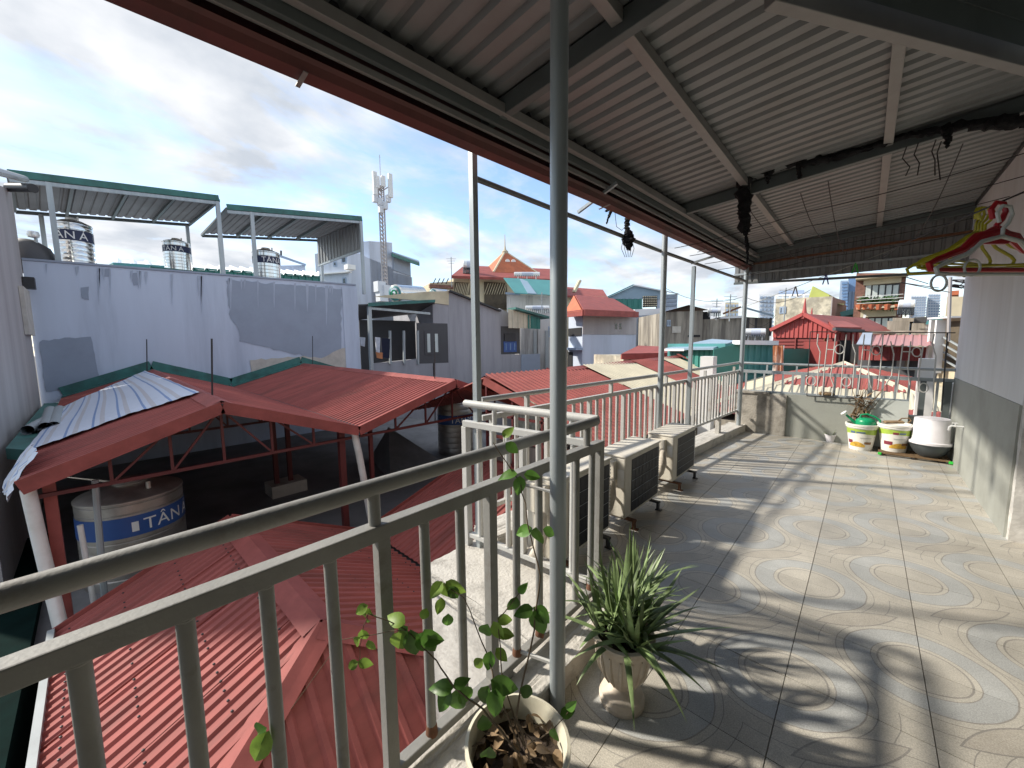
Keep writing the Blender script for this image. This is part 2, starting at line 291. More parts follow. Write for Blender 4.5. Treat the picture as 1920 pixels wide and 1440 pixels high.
# ------------------------------------------------------------------ special materials: printed floor tile, striped sheet
def tile_material():
    m = bpy.data.materials.new('tile'); m.use_nodes = True; t = m.node_tree; b = t.nodes['Principled BSDF']; MT['tile'] = m
    def mt(op, a, c=None, clampv=False):
        n = N(t, 'ShaderNodeMath', operation=op); n.use_clamp = clampv
        for i, x in enumerate((a, c)):
            if x is None: continue
            if isinstance(x, (int, float)): n.inputs[i].default_value = x
            else: t.links.new(x, n.inputs[i])
        return n.outputs[0]
    g = N(t, 'ShaderNodeNewGeometry'); sp = N(t, 'ShaderNodeSeparateXYZ'); t.links.new(g.outputs['Position'], sp.inputs[0])
    wob = N(t, 'ShaderNodeTexNoise'); wob.inputs['Scale'].default_value = 5; t.links.new(g.outputs['Position'], wob.inputs[0])
    wv = mt('MULTIPLY', mt('SUBTRACT', wob.outputs[0], .5), .02)
    a = mt('DIVIDE', mt('ADD', sp.outputs[0], .187), .49); c = mt('DIVIDE', mt('ADD', sp.outputs[1], -2.125), .49)
    s = mt('MULTIPLY', mt('ADD', a, c), .5); u = mt('MULTIPLY', mt('SUBTRACT', a, c), .5)
    ds = mt('SUBTRACT', s, mt('ROUND', s)); du = mt('SUBTRACT', u, mt('ROUND', u))
    r = mt('ADD', mt('MULTIPLY', mt('SQRT', mt('ADD', mt('MULTIPLY', mt('MULTIPLY', ds, ds), .86), mt('MULTIPLY', mt('MULTIPLY', du, du), 1.12))), .693), wv)
    rp = N(t, 'ShaderNodeValToRGB'); t.links.new(mt('MULTIPLY', r, 2), rp.inputs[0]); rp.color_ramp.interpolation = 'CONSTANT'
    A = (.47, .44, .38); Bc = (.425, .43, .415); L = (.505, .475, .41); D = (.30, .28, .25); G = (.49, .457, .392)
    seq = [(0, A), (.155, D), (.163, L), (.182, D), (.187, Bc), (.284, D), (.291, L), (.318, D), (.322, G), (.386, D), (.390, G)]
    el = rp.color_ramp.elements
    el[0].position = 0; el[0].color = (*A, 1); el[1].position = seq[1][0]*2; el[1].color = (*seq[1][1], 1)
    for p, cc in seq[2:]: e = el.new(p*2); e.color = (*cc, 1)
    # leaf shape between rings
    q = mt('SUBTRACT', .5, mt('ABSOLUTE', du)); hw = mt('MULTIPLY', mt('SUBTRACT', 1, mt('POWER', mt('DIVIDE', mt('ABSOLUTE', ds), .36), 2)), .085)
    dl = mt('SUBTRACT', hw, q)           # >0 inside
    ins = mt('GREATER_THAN', dl, .010); edge = mt('SUBTRACT', mt('GREATER_THAN', dl, 0), ins)
    def mix(f, x, col):
        n = N(t, 'ShaderNodeMix', data_type='RGBA'); t.links.new(f, n.inputs[0]); t.links.new(x, n.inputs[6]); n.inputs[7].default_value = (*col, 1); return n.outputs[2]
    colr = mix(edge, mix(ins, rp.outputs[0], (.44, .405, .345)), D)
    sk = N(t, 'ShaderNodeTexNoise'); sk.inputs['Scale'].default_value = 190; sk.inputs['Detail'].default_value = 2; t.links.new(g.outputs['Position'], sk.inputs[0])
    dn = N(t, 'ShaderNodeTexNoise'); dn.inputs['Scale'].default_value = 2.1; dn.inputs['Detail'].default_value = 8; dn.inputs['Roughness'].default_value = .65; t.links.new(g.outputs['Position'], dn.inputs[0])
    f1 = N(t, 'ShaderNodeMapRange'); f1.inputs[1].default_value = .3; f1.inputs[2].default_value = .7; f1.inputs[3].default_value = .78; f1.inputs[4].default_value = 1.22; t.links.new(sk.outputs[0], f1.inputs[0])
    f2 = N(t, 'ShaderNodeMapRange'); f2.inputs[1].default_value = .3; f2.inputs[2].default_value = .7; f2.inputs[3].default_value = .70; f2.inputs[4].default_value = 1.12; t.links.new(dn.outputs[0], f2.inputs[0])
    oi = N(t, 'ShaderNodeObjectInfo'); f3 = mt('ADD', mt('MULTIPLY', oi.outputs['Random'], .20), .90)
    mu = N(t, 'ShaderNodeMix', data_type='RGBA', blend_type='MULTIPLY'); mu.inputs[0].default_value = 1; t.links.new(colr, mu.inputs[6]); t.links.new(mt('MULTIPLY', mt('MULTIPLY', f1.outputs[0], f2.outputs[0]), f3), mu.inputs[7])
    t.links.new(mu.outputs[2], b.inputs['Base Color'])
    rr = N(t, 'ShaderNodeMapRange'); rr.inputs[3].default_value = .24; rr.inputs[4].default_value = .55; t.links.new(dn.outputs[0], rr.inputs[0]); t.links.new(rr.outputs[0], b.inputs['Roughness'])
    bp = N(t, 'ShaderNodeBump'); bp.inputs['Strength'].default_value = .18; bp.inputs['Distance'].default_value = .004; t.links.new(sk.outputs[0], bp.inputs['Height']); t.links.new(bp.outputs[0], b.inputs['Normal'])
tile_material()
def stripe_material():
    m = bpy.data.materials.new('striped_tarp'); m.use_nodes = True; t = m.node_tree; b = t.nodes['Principled BSDF']; MT['striped_tarp'] = m
    b.inputs['Roughness'].default_value = .5
    at = N(t, 'ShaderNodeUVMap'); sp = N(t, 'ShaderNodeSeparateXYZ'); t.links.new(at.outputs[0], sp.inputs[0])
    fr = N(t, 'ShaderNodeMath', operation='FRACT'); t.links.new(sp.outputs[0], fr.inputs[0])
    rp = N(t, 'ShaderNodeValToRGB'); rp.color_ramp.interpolation = 'CONSTANT'; e = rp.color_ramp.elements
    W = (.66, .71, .82, 1); e[0].color = W; e[1].position = .30; e[1].color = (.22, .33, .58, 1)
    for p, c in ((.40, W), (.60, (.58, .57, .60, 1)), (.80, W)): x = e.new(p); x.color = c
    t.links.new(fr.outputs[0], rp.inputs[0]); t.links.new(rp.outputs[0], b.inputs['Base Color'])
    g = N(t, 'ShaderNodeNewGeometry'); nb = N(t, 'ShaderNodeTexNoise'); nb.inputs['Scale'].default_value = 6; nb.inputs['Detail'].default_value = 5; t.links.new(g.outputs['Position'], nb.inputs[0])
    bp = N(t, 'ShaderNodeBump'); bp.inputs['Strength'].default_value = .3; bp.inputs['Distance'].default_value = .04; t.links.new(nb.outputs[0], bp.inputs['Height']); t.links.new(bp.outputs[0], b.inputs['Normal'])
stripe_material()

# ------------------------------------------------------------------ ground
g = MB().add([(-900, -900, -9.5), (900, -900, -9.5), (900, 900, -9.5), (-900, 900, -9.5)], [(0, 1, 2, 3)]).build('ground', 'ground'); struct(g)

# ------------------------------------------------------------------ terrace floor
def LR(y): return -2.12+.0847*(y-1.85)          # line of the long railing in plan
def ER(y): return -1.98+.075*y if y < 3 else -1.755+.045*(y-3)                   # roof edge in plan
fl = MB(); fl.box(-1.13, 2.6, -1.6, 1.97, -9.4, -.012)
fl.tower([(LR(1.97)-.17, 1.97), (2.6, 1.97), (2.6, 8.02), (LR(8.02)-.17, 8.02)], -9.4, -.012)
FLOOR = struct(fl.build('terrace_floor', 'concrete_mid'))
T = .49
full = None
for i in range(-4, 7):
    for j in range(-8, 13):
        x0, y0 = -.187+T*i, 2.125+T*j; x1, y1 = x0+T, y0+T
        if y1 < -1.5 or y0 > 7.85 or x0 > 2.5: continue
        if y1 <= 2.13 and x1 <= -1.16: continue
        if x1 < LR((y0+y1)/2)+.02: continue
        if x0 > .95 and y1 > 5.1: continue
        cx0, cy0, cx1, cy1 = max(x0, -2.06), max(y0, -1.5), min(x1, 2.5), min(y1, 7.86)
        if y1 <= 2.13: cx0 = max(x0, -1.1)
        if full and (cx0, cy0, cx1, cy1) == (x0, y0, x1, y1):
            o = bpy.data.objects.new('tile', full); COL.objects.link(o); o.parent = FLOOR
        else:
            mbx = MB(); c = V3((x0+x1)/2, (y0+y1)/2, 0); gp = .0018
            mbx.box(cx0+gp, cx1-gp, cy0+gp, cy1-gp, -.011, 0)
            o = mbx.build('tile', 'tile', FLOOR, loc=c, bevel=0)
            if (cx0, cy0, cx1, cy1) == (x0, y0, x1, y1): full = o.data
        o.location = ((x0+x1)/2, (y0+y1)/2, random.uniform(-.0008, .0008)); o.rotation_euler = (random.gauss(0, .0012), random.gauss(0, .0012), 0)

# ------------------------------------------------------------------ kerbs, parapet, walls
def rough_block(mbx, name, m, sub=10, amp=.006, **k):
    o = mbx.build(name, m, **k)
    b = bmesh.new(); b.from_mesh(o.data); bmesh.ops.subdivide_edges(b, edges=b.edges[:], cuts=sub, use_grid_fill=True)
    rnd = random.Random(3)
    for v in b.verts: v.co += Vector((rnd.uniform(-amp, amp), rnd.uniform(-amp, amp), rnd.uniform(-amp, amp)*.7))
    b.to_mesh(o.data); b.free(); o.data.shade_smooth(); o.data.set_sharp_from_angle(angle=math.radians(45)); return o
o = rough_block(MB().box(-1.145, -.935, -1.55, 1.99, -.2, .11), 'kerb', 'concrete_lt', 24); tag(o, 'low pale concrete kerb under the near cream railing', 'kerb')
o = rough_block(MB().box(-2.16, -1.147, 1.42, 1.985, -.06, .08), 'concrete_ledge', 'concrete_lt', 14); tag(o, 'weathered white concrete ledge outside the railing corner', 'ledge')
tag(MB().box(-2.2, -1.14, 1.47, 1.96, -9.3, -.062).build('ledge_support', 'plaster_old'), 'plastered wall carrying the concrete ledge', 'wall')
k = MB(); k.tower([(LR(1.99)-.16, 1.99), (LR(1.99)+.11, 1.99), (LR(7.86)+.11, 7.86), (LR(7.86)-.16, 7.86)], -.2, .13)
o = rough_block(k, 'kerb', 'concrete_lt', 28); tag(o, 'long low concrete kerb behind the air conditioner units', 'kerb')
PAR = thing('parapet_wall', 'grey painted parapet wall across the far end of the terrace', 'wall', (-.4, 7.92, 0))
MB().box(-1.50, .50, 7.86, 8.02, -.2, .715).build('wall', 'wall_olive', PAR)
rough_block(MB().box(-1.62, -.93, 7.825, 7.858, -.05, .70), 'stained_panel', 'concrete_mid', 12, .004, parent=PAR)['label'] = 'bare stained concrete end of the wall'
MB().box(.502, .93, 7.86, 8.02, -.2, .52).build('wall', 'wall_olive', PAR)
MB().box(-1.68, -1.502, 7.83, 8.0, -.2, .74).build('pier', 'concrete_mid', PAR)
MB().box(-1.70, -1.18, 7.80, 8.04, .702, .735).build('coping', 'concrete_mid', PAR)
b_ = MB(); b_.obox((.235, 7.81, .385), (1, 0, 0), (0, -.06, -1), (0, 1, -.06), .54, .70, .012)
tag(b_.build('marble_board', 'board'), 'pale grey marbled board propped against the far parapet', 'board')
W = thing('stair_house', 'white wall with olive painted lower part on the right', 'wall', (1.7, 6.3, 0))
MB().box(.922, 2.6, 4.84, 8.0, 1.09, 3.34).build('upper_wall', 'wall_white', W)
MB().box(.919, 2.6, 4.90, 7.99, -.05, 1.088).build('painted_dado', 'wall_olive', W)
rough_block(MB().box(.935, 2.6, 4.825, 4.897, -.05, 1.088), 'bare_corner', 'plaster_old', 10, .004, parent=W)['label'] = 'bare peeling corner of the wall'
MB().box(2.45, 2.6, -1.6, 4.82, 0, 3.8).build('side_wall', 'wall_olive', W)
MB().box(-.9, 2.44, -1.75, -1.6, 0, 3.8).build('back_wall', 'wall_olive', W)

# ------------------------------------------------------------------ railings
_jr = random.Random(17)
def baluster(px, py, z0, z1, par, m, sz=.034, rnd=True):
    b = MB(); jx, jy = _jr.gauss(0, .0018), _jr.gauss(0, .0025)
    if rnd:
        b.tube([(px+jx, py+jy, z0), (px, py, z1)], sz/2, 12)
        for zz_ in (z0+.004, z1-.004): b.lathe([(sz*.5, -.006), (sz*.60, -.001), (sz*.58, .003), (sz*.5, .007)], (px+(jx if zz_ < .6 else 0), py+(jy if zz_ < .6 else 0), zz_), 12)
    else: b.box(px-sz/2, px+sz/2, py-sz/2, py+sz/2, z0, z1)
    o = b.build('baluster', m, par, loc=(px, py, z0), bevel=0 if rnd else .003)
    if m == 'rail_cream' and _jr.random() < .7 and rnd: MB().lathe([(sz*.62, -.004), (sz*.64, .004), (sz*.56, .012+.02*_jr.random()), (sz*.5, .04)], (px+jx, py+jy, z0), 10).build('rust_ring', 'rust', o)
    return o
R1 = thing('railing', 'near cream painted steel railing running along the left foreground', 'railing', (-1.1, .4, .11))
bend = [(-1.1, -1.3, 1.16), (-1.1, 1.86, 1.163), (-1.103, 1.90, 1.163), (-1.13, 1.925, 1.163), (-1.17, 1.93, 1.163)]
MB().tube(bend[:3], .0265, 16).build('handrail', 'rail_cream', R1)
MB().bar((-1.1, -1.3, 1.018), (-1.1, 1.955, 1.018), .05, .05).build('mid_rail', 'rail_cream', R1, bevel=.004)
MB().bar((-1.1, -1.3, .155), (-1.1, 1.93, .155), .042, .034).build('bottom_rail', 'rail_cream', R1, bevel=.004)
for y in (-.85, .555, 1.80):
    MB().tube([(-1.1, y, 1.035), (-1.1, y, 1.15)], .019, 12).build('rail_stub', 'rail_cream', R1)
for kk in range(-8, 13):
    y = -.068+.1605*kk
    if y < -1.25: continue
    fl_ = kk in (4, 7, -1, -4, 10)
    baluster(-1.1, y, .168, .995, R1, 'rail_cream', .042 if fl_ else .036, not fl_)
baluster(-1.1, 1.935, .11, .995, R1, 'rail_cream', .045, False)
for y in (-.2, 1.15): MB().box(-1.118, -1.082, y-.018, y+.018, .10, .14).build('foot', 'rail_cream', R1)
MB().bar((-1.09, 1.22, .19), (-.93, 1.26, .20), .012, .012).build('tie_bar', 'rail_white', R1)
MB().bar((-1.09, 1.20, 1.0), (-.93, 1.25, .985), .014, .008).build('tie_bar', 'rail_white', R1)
R2 = thing('railing', 'short white railing turning outwards at the corner post', 'railing', (-1.6, 1.9, .08))
A2, B2 = V3(-1.13, 1.93, 0), V3(-2.17, 1.83, 0)
def p2(t, z): return (*(A2+(B2-A2)*t)[:2], z)
MB().tube([p2(-.02, 1.163), p2(0, 1.163), p2(.5, 1.166), p2(.985, 1.17), p2(1.0, 1.168)], [.0265, .0265, .0265, .0265, .012], 16).build('handrail', 'rail_white', R2)
MB().bar(p2(.035, 1.018), p2(1.0, 1.02), .045, .045).build('mid_rail', 'rail_white', R2, bevel=.004)
MB().bar(p2(.03, .165), p2(1.0, .165), .04, .034).build('bottom_rail', 'rail_white', R2, bevel=.004)
for t in (.14, .72): MB().tube([p2(t, 1.036), p2(t, 1.15)], .017, 12).build('rail_stub', 'rail_white', R2)
for n_, t in enumerate((.13, .25, .37, .49, .61, .735, .86)):
    q = p2(t, 0); baluster(q[0], q[1], .18, .996, R2, 'rail_white', .036, n_ != 3)
q = p2(.985, 0); baluster(q[0], q[1], .08, .997, R2, 'rail_white', .05, False)
R3 = thing('railing', 'long white railing behind the air conditioner units', 'railing', (LR(4.8), 4.8, .13))
MB().tube([(LR(1.95), 1.95, 1.185), (LR(4.6), 4.6, 1.20), (LR(7.72), 7.72, 1.24)], .021, 12).build('handrail', 'rail_white', R3)
MB().bar((LR(1.95), 1.95, 1.045), (LR(7.72), 7.72, 1.092), .04, .04).build('mid_rail', 'rail_white', R3, bevel=.003)
MB().bar((LR(1.95), 1.95, .33), (LR(7.72), 7.72, .39), .036, .034).build('bottom_rail', 'rail_white', R3, bevel=.003)
y = 2.06; n_ = 0
while y < 7.68:
    baluster(LR(y), y, .345+.0105*(y-1.95), 1.03+.0081*(y-1.95), R3, 'rail_white', .034 if n_ % 5 else .04, n_ % 5 != 0)
    if n_ % 10 == 3: MB().box(LR(y)-.017, LR(y)+.017, y-.017, y+.017, 1.06+.0081*(y-1.95), 1.18).build('rail_stub', 'rail_white', R3)
    if n_ % 15 == 8: MB().box(LR(y)-.03, LR(y)+.03, y-.06, y+.06, .12, .33+.0105*(y-1.95)).build('foot_block', 'concrete_lt', R3)
    y += .125; n_ += 1
R4 = thing('railing', 'grey steel railing on top of the far parapet wall', 'railing', (-.4, 7.94, .715))
MB().tube([(-1.62, 7.94, 1.225), (.92, 7.94, 1.19)], .02, 12).build('handrail', 'post_steel', R4)
MB().bar((-1.62, 7.94, 1.08), (.92, 7.94, 1.045), .035, .05).build('mid_rail', 'post_steel', R4)
x = -1.56; n_ = 0
while x < .9:
    b = MB(); ww = .055 if n_ in (6, 12) else .026
    b.box(x-ww/2, x+ww/2, 7.925, 7.955, .70 if x < .5 else .51, 1.07-.0138*(x+1.62)); b.build('baluster', 'post_steel', R4)
    x += .137; n_ += 1
for x in (-1.25, -.83, -.1, .55): MB().box(x-.012, x+.012, 7.93, 7.95, 1.07, 1.205).build('rail_stub', 'post_steel', R4)
MB().box(.60, .66, 7.91, 7.97, .51, 1.03).build('post', 'beam_grey', R4); MB().box(.83, .90, 7.91, 7.97, .51, 1.03).build('post', 'beam_grey', R4)
MB().box(-1.62, .50, 7.90, 7.96, .716, .745).build('bottom_rail', 'post_steel', R4)
# ornamental grille standing on the floor edge, leaning on the far railing
G4 = thing('window_grille', 'cream ornamental steel grille with rings leaning on the far railing', 'grille', (.2, 7.82, .7))
def gy(z): return 7.80+.03*(z-.7)
def gp(px, py): q = PY(px, py, 7.81); return V3(q[0], gy(q[2]), q[2])
def gbar(pts, nm, m='rail_white', r=.0085):
    MB().tube([gp(*p) for p in pts], r, 6).build(nm, m, G4)
gbar([(1519, 622), (1792, 624)], 'top_bar', 'dark_metal', .008)
gbar([(1519, 622), (1513, 742)], 'side_bar', 'dark_metal', .007); gbar([(1777, 624), (1765, 770)], 'side_bar', 'dark_metal', .009)
gbar([(1513, 742), (1612, 748)], 'bottom_bar', 'dark_metal', .009)
for pts in ([(1534, 626), (1532, 645), (1538, 660), (1535, 690), (1532, 740)], [(1553, 627), (1546, 690), (1542, 742)], [(1567, 627), (1560, 690), (1557, 706), (1563, 722), (1560, 742)],
            [(1587, 627), (1580, 690), (1576, 742)], [(1600, 627), (1599, 648), (1604, 662), (1601, 695), (1597, 742)], [(1621, 627), (1613, 700), (1608, 745)],
            [(1636, 627), (1628, 690), (1630, 712), (1634, 728)], [(1656, 626), (1651, 690), (1646, 730)], [(1670, 640), (1676, 664), (1672, 704), (1660, 722)],
            [(1693, 645), (1687, 690), (1682, 736)], [(1708, 640), (1702, 690), (1706, 722)], [(1731, 650), (1724, 690), (1721, 735)], [(1752, 626), (1748, 645), (1755, 668), (1752, 700), (1748, 770)]):
    gbar(pts, 'bar')
for (cx_, cy_) in ((1574, 655), (1643, 657), (1719, 660), (1521, 714), (1587, 716), (1732, 727)):
    gbar([(cx_+8.5*math.cos(a*math.pi/9), cy_+8.5*math.sin(a*math.pi/9)) for a in range(19)], 'ring')
for a_, b_2 in (((1550, 655), (1565, 656)), ((1619, 656), (1634, 657)), ((1693, 659), (1710, 660))): gbar([a_, b_2], 'link')

# ------------------------------------------------------------------ posts and roof frame
def zb(x): return 3.045+.076*(x+2.1)
def post(x, y, z0, z1, rnd, label, m='post_steel', sz=.066):
    b = MB()
    if rnd: b.tube([(x, y, z0), (x, y, z1)], sz/2, 20)
    else: b.box(x-sz/2, x+sz/2, y-sz/2, y+sz/2, z0, z1)
    return tag(b.build('roof_post', m, loc=(x, y, z0), bevel=0 if rnd else .003), label, 'post', 'posts holding up the terrace roof')
post(-.905, 1.26, 0, 3.12, True, 'thick round grey steel post nearest the camera beside the near railing', sz=.068)
post(-2.06, 1.865, .07, 3.05, False, 'square grey steel post rising from the end of the short railing', sz=.046)
post(LR(4.66)+.06, 4.66, .12, 3.03, True, 'round steel post rising behind the farthest air conditioner')
post(LR(5.52)+.05, 5.52, .12, 2.61, False, 'thin square steel post right of the farthest air conditioner', sz=.046)
post(-1.585, 7.66, 0, 3.0, True, 'round steel post at the far corner of the terrace', sz=.07)
ROOF = thing('terrace_roof', 'corrugated metal lean-to roof covering the terrace', 'roof', (-.5, 3, 3.2))
dg0, dg1 = V3(-.42, 2.20, 0), V3(.95, 4.50, 0)
U = V3(1, 0, .076)
def rpoly(O, pts): u = unit(U); return [((x-O[0])/u[0], y_-O[1]) for x, y_ in pts]
O_ = V3(-2.22, -1.6, zb(-2.22)+.062)
main = [(ER(-1.6)-.10, -1.6), (-.42, -1.6), (-.42, 2.2), (.95, 4.5), (.95, 7.92), (ER(7.92)-.10, 7.92)]
pa = [(ER(-1.6)-.10, -1.6), (-.42, -1.6), (-.42, 2.2), (ER(2.2)-.10, 2.2)]; pb = [(ER(2.2)-.10, 2.2), (-.42, 2.2), (.95, 4.5), (.95, 7.92), (ER(7.92)-.10, 7.92), (ER(3)-.10, 3)]
for nm, dz, m in (('ceiling_sheet', 0, 'roof_under'), ('top_sheet', .012, 'red_roof')):
    for pl in (pa, pb): MB().sheet(O_+V3(0, 0, dz), U, (0, 1, 0), rpoly(O_, pl), pitch=.125, h=.026, flat=.52, rise=.14).build(nm, m, ROOF, recalc=False)
for yb, x1 in ((-.85, -.45), (1.87, -.45), (4.63, .92), (7.74, .92)):
    xa = ER(yb)-.16; b = MB(); b.obox(((xa+x1)/2, yb, (zb(xa)+zb(x1))/2), U, (0, 1, 0), (-.076, 0, 1), x1-xa, .055, .11)
    b.build('beam', 'beam_grey', ROOF, bevel=.004)
    b = MB(); b.obox(((xa+x1)/2, yb+.044, (zb(xa)+zb(x1))/2+.045), U, (0, 1, 0), (-.076, 0, 1), x1-xa, .028, .012); b.build('beam_flange', 'purlin', ROOF)
for xp, y0, y1 in ((-.98, -1.5, 7.7), (.03, 2.95, 7.7)):
    ys = [y0]+[q_ for q_ in (-.85, 1.87, 4.63) if y0 < q_]+[7.74]
    for a_, c_ in zip(ys[:-1], ys[1:]):
        MB().box(xp-.03, xp+.03, a_+.03, c_-.03, zb(xp)-.005, zb(xp)+.058).build('purlin', 'purlin', ROOF, bevel=.003)
b = MB(); b.bar(dg0+V3(0, 0, zb(dg0[0])+.0), dg1+V3(0, 0, zb(dg1[0])+.0), .06, .12); b.build('diagonal_beam', 'purlin', ROOF, bevel=.004)
b = MB(); b.bar(dg0+V3(.10, -.06, zb(dg0[0])+.09), dg1+V3(.10, -.06, zb(dg1[0])+.09), .06, .10); b.build('diagonal_beam', 'beam_grey', ROOF)
b = MB(); b.tower([(-.7, -1.7), (2.6, -1.7), (2.6, 4.9), (.93, 4.9), (.93, 4.5), (-.7, 2.3)], 3.62, 3.63); b.build('inner_roof', 'roof_under2', ROOF)
MB().add([dg0+V3(.12, -.07, 3.1), dg1+V3(.12, -.07, 3.2), dg1+V3(.12, -.07, 3.64), dg0+V3(.12, -.07, 3.64)], [(0, 1, 2, 3)]).build('diagonal_light_stop', 'beam_grey', ROOF)  # added panel, stops sky light showing between main and inner roof
MB().sheet((-.42, -1.6, 3.59), (0, 1, 0), (1, 0, 0), [(0, 0), (3.8, 0), (6.1, 1.4), (6.4, 2.9), (0, 2.9)], pitch=.16, h=.03).build('inner_sheet', 'roof_under2', ROOF, recalc=False)
# eave: edge beam, wires, red gutter
def eave(dx, dz, wd, ht, nm, m):
    for y0, y1 in ((-1.6, 3.0), (3.0, 7.9)): MB().bar((ER(y0)+dx, y0, 3.058+dz), (ER(y1)+dx, y1, 3.058+dz), wd, ht).build(nm, m, ROOF, bevel=.003)
eave(.09, -.012, .045, .06, 'edge_beam', 'purlin'); eave(.045, -.06, .03, .06, 'edge_angle', 'beam_grey'); eave(.02, -.125, .02, .035, 'edge_rod', 'purlin'); eave(.035, .045, .02, .12, 'edge_closure', 'dark_metal')  # edge closure is an added dark strip blocking sky light under the ribs
prof = [(.0, -.175), (-.02, -.227), (-.10, -.232), (-.125, .13), (-.115, .13), (-.095, -.222), (-.028, -.217), (.008, -.175)]
for y0, y1 in ((-1.6, 3.0), (3.0, 7.9)):
    a0, a1 = V3(ER(y0), y0, 3.06), V3(ER(y1), y1, 3.06); gt = MB(); gt.prism([a0+V3(p[0], 0, p[1]) for p in prof], a1-a0); gt.build('gutter', 'gutter_red_shade', ROOF)
for y in (.75, 3.2, 5.6): MB().bar((ER(y)+.0, y, zb(-1.9)-.24), (ER(y)-.11, y, zb(-1.9)-.255), .02, .004).build('gutter_strap', 'purlin', ROOF)
# horizontal pipe and struts outside the eave
FR = thing('eave_pipe_frame', 'grey steel frame pipe under the eave joining the far corner post', 'frame', (LR(5.3), 5.3, 2.6))
MB().tube([(LR(1.9), 1.9, 2.77), (LR(4.66), 4.66, 2.69), (LR(7.66)+.03, 7.66, 2.64)], .02, 12).build('pipe', 'beam_grey', FR)
MB().bar((LR(3.1), 3.1, 2.79), (ER(3.1)+.12, 3.1, 2.94), .025, .025).build('strut', 'post_steel', FR)
MB().bar((LR(5.55), 5.55, 2.66), (ER(5.55)+.1, 5.6, 2.72), .025, .025).build('strut', 'post_steel', FR)
# far end cladding
EC = thing('end_cladding', 'grey corrugated strip hanging below the far end of the roof', 'cladding', (-.4, 7.82, 2.8))
O2 = V3(-1.80, 7.84, 2.62)
MB().sheet(O2, (0, 0, 1), (1, 0, -.05), [(.0, 0), (.50, 0), (.95, 2.72), (0, 2.72)], pitch=.1, h=.014, flat=.55, rise=.12).build('sheet', 'roof_under', EC, recalc=False)
MB().bar((-1.80, 7.80, 2.63), (.93, 7.80, 2.49), .03, .035).build('bottom_bar', 'beam_grey', EC)
MB().bar((-1.80, 7.80, 2.78), (.93, 7.80, 2.74), .03, .03).build('rail_bar', 'post_steel', EC)
MB().bar((-1.55, 7.79, 2.93), (.93, 7.79, 2.99), .03, .03).build('rail_bar', 'rust', EC)
MB().bar((.93, 4.9, 3.33), (.93, 7.9, 3.33), .05, .06).build('wall_angle', 'dark_metal', EC)
# ------------------------------------------------------------------ neighbouring red roofs
def sheet3(pts, rib, **k):
    """profiled sheet filling a flat convex outline; ribs follow rib"""
    P = [V3(p) for p in pts]; n = unit(np.cross(P[1]-P[0], P[2]-P[0])); u = V3(rib); u = unit(u-n*np.dot(u, n)); wv = np.cross(n, u)
    O = P[0]; poly = [(np.dot(p-O, u), np.dot(p-O, wv)) for p in P]
    return MB().sheet(O, u, wv, poly, **k)
def capstrip(p, q, wd, m, par, nm='ridge_cap', dz=.03, ang=(0, 0, 1)):
    p, q = V3(p), V3(q); t = unit(q-p); sd = unit(np.cross(t, V3(ang))); up = np.cross(sd, t); mb = MB()
    pr = [(-wd, -wd*.38), (-wd*.5, -.02), (0, .012), (wd*.5, -.02), (wd, -wd*.38)]
    vs = [x+sd*a+up*(b+dz) for x in (p, q) for a, b in pr]; n = 5
    mb.add(vs, [(i, i+1, n+i+1, n+i) for i in range(n-1)]); return mb.build(nm, m, par, recalc=False)
HR = thing('hip_roof', 'large dull red corrugated hip roof just below the near railing', 'roof', (-4, 1, -1.4))
r0, r1 = V3(-5.9, 1.03, -.61), V3(-3.05, 1.05, -.60); eA0, eA1 = V3(-5.9, -.5, -1.30), V3(-2.07, -.5, -1.30); eC0, eC1 = V3(-5.9, 2.82, -1.48), V3(-1.92, 2.82, -1.48)
kw = dict(pitch=.115, h=.022, flat=.5, rise=.14)
sheet3([eA0, eA1, r1, r0], (0, 1.53, .69), **kw).build('roof_sheet', 'red_roof', HR, recalc=False); sheet3([eC0, eC1, r1, r0], (0, -1.77, .88), **kw).build('roof_sheet', 'red_roof', HR, recalc=False)
sheet3([eA1, eC1, r1], (-1, .03, .75), pitch=.16, h=.03, flat=.5, rise=.14).build('roof_sheet', 'red_roof', HR, recalc=False)
capstrip(r0, r1, .14, 'red_trim', HR); capstrip(r1+V3(0, 0, .0), eA1, .13, 'red_trim', HR, 'hip_cap'); capstrip(r1, eC1, .13, 'red_trim', HR, 'hip_cap')
MB().bar(eA0+V3(0, -.015, .02), eA1+V3(0, -.015, .02), .05, .10).build('eave_flashing', 'pipe_grey', HR); MB().bar(eA0+V3(-.01, 0, .02), r0+V3(-.01, 0, .02), .02, .09).build('verge_trim', 'red_trim', HR); MB().bar(eC0+V3(-.01, 0, .02), r0+V3(-.01, 0, .02), .02, .09).build('verge_trim', 'red_trim', HR)
sc_ = MB(); sc_r = random.Random(9)
for row in (.08, .34, .62, .88):
    for k in range(34):
        x = -5.85+.115*k+.09; q = V3(x, eA0[1]+(r0[1]-eA0[1])*row, eA0[2]+(r0[2]-eA0[2])*row)
        if x < -3.05+.64*(1.03-q[1])-.2 and sc_r.random() < .75: sc_.lathe([(.010, 0), (.008, .007), (0, .009)], q+V3(0, -.010, .024), 6)
        q = V3(x, eC0[1]+(r0[1]-eC0[1])*row, eC0[2]+(r0[2]-eC0[2])*row)
        if x < -3.05+.64*(q[1]-1.03)-.2 and sc_r.random() < .75: sc_.lathe([(.010, 0), (.008, .007), (0, .009)], q+V3(0, .010, .024), 6)
stuff(sc_.build('screws', 'dark_metal', HR))
for xl in (-5.05, -4.2, -3.35): MB().bar((xl, -.5, -1.285), (xl, 1.0, -.60), .004, .02).build('lap_edge', 'red_trim', HR)
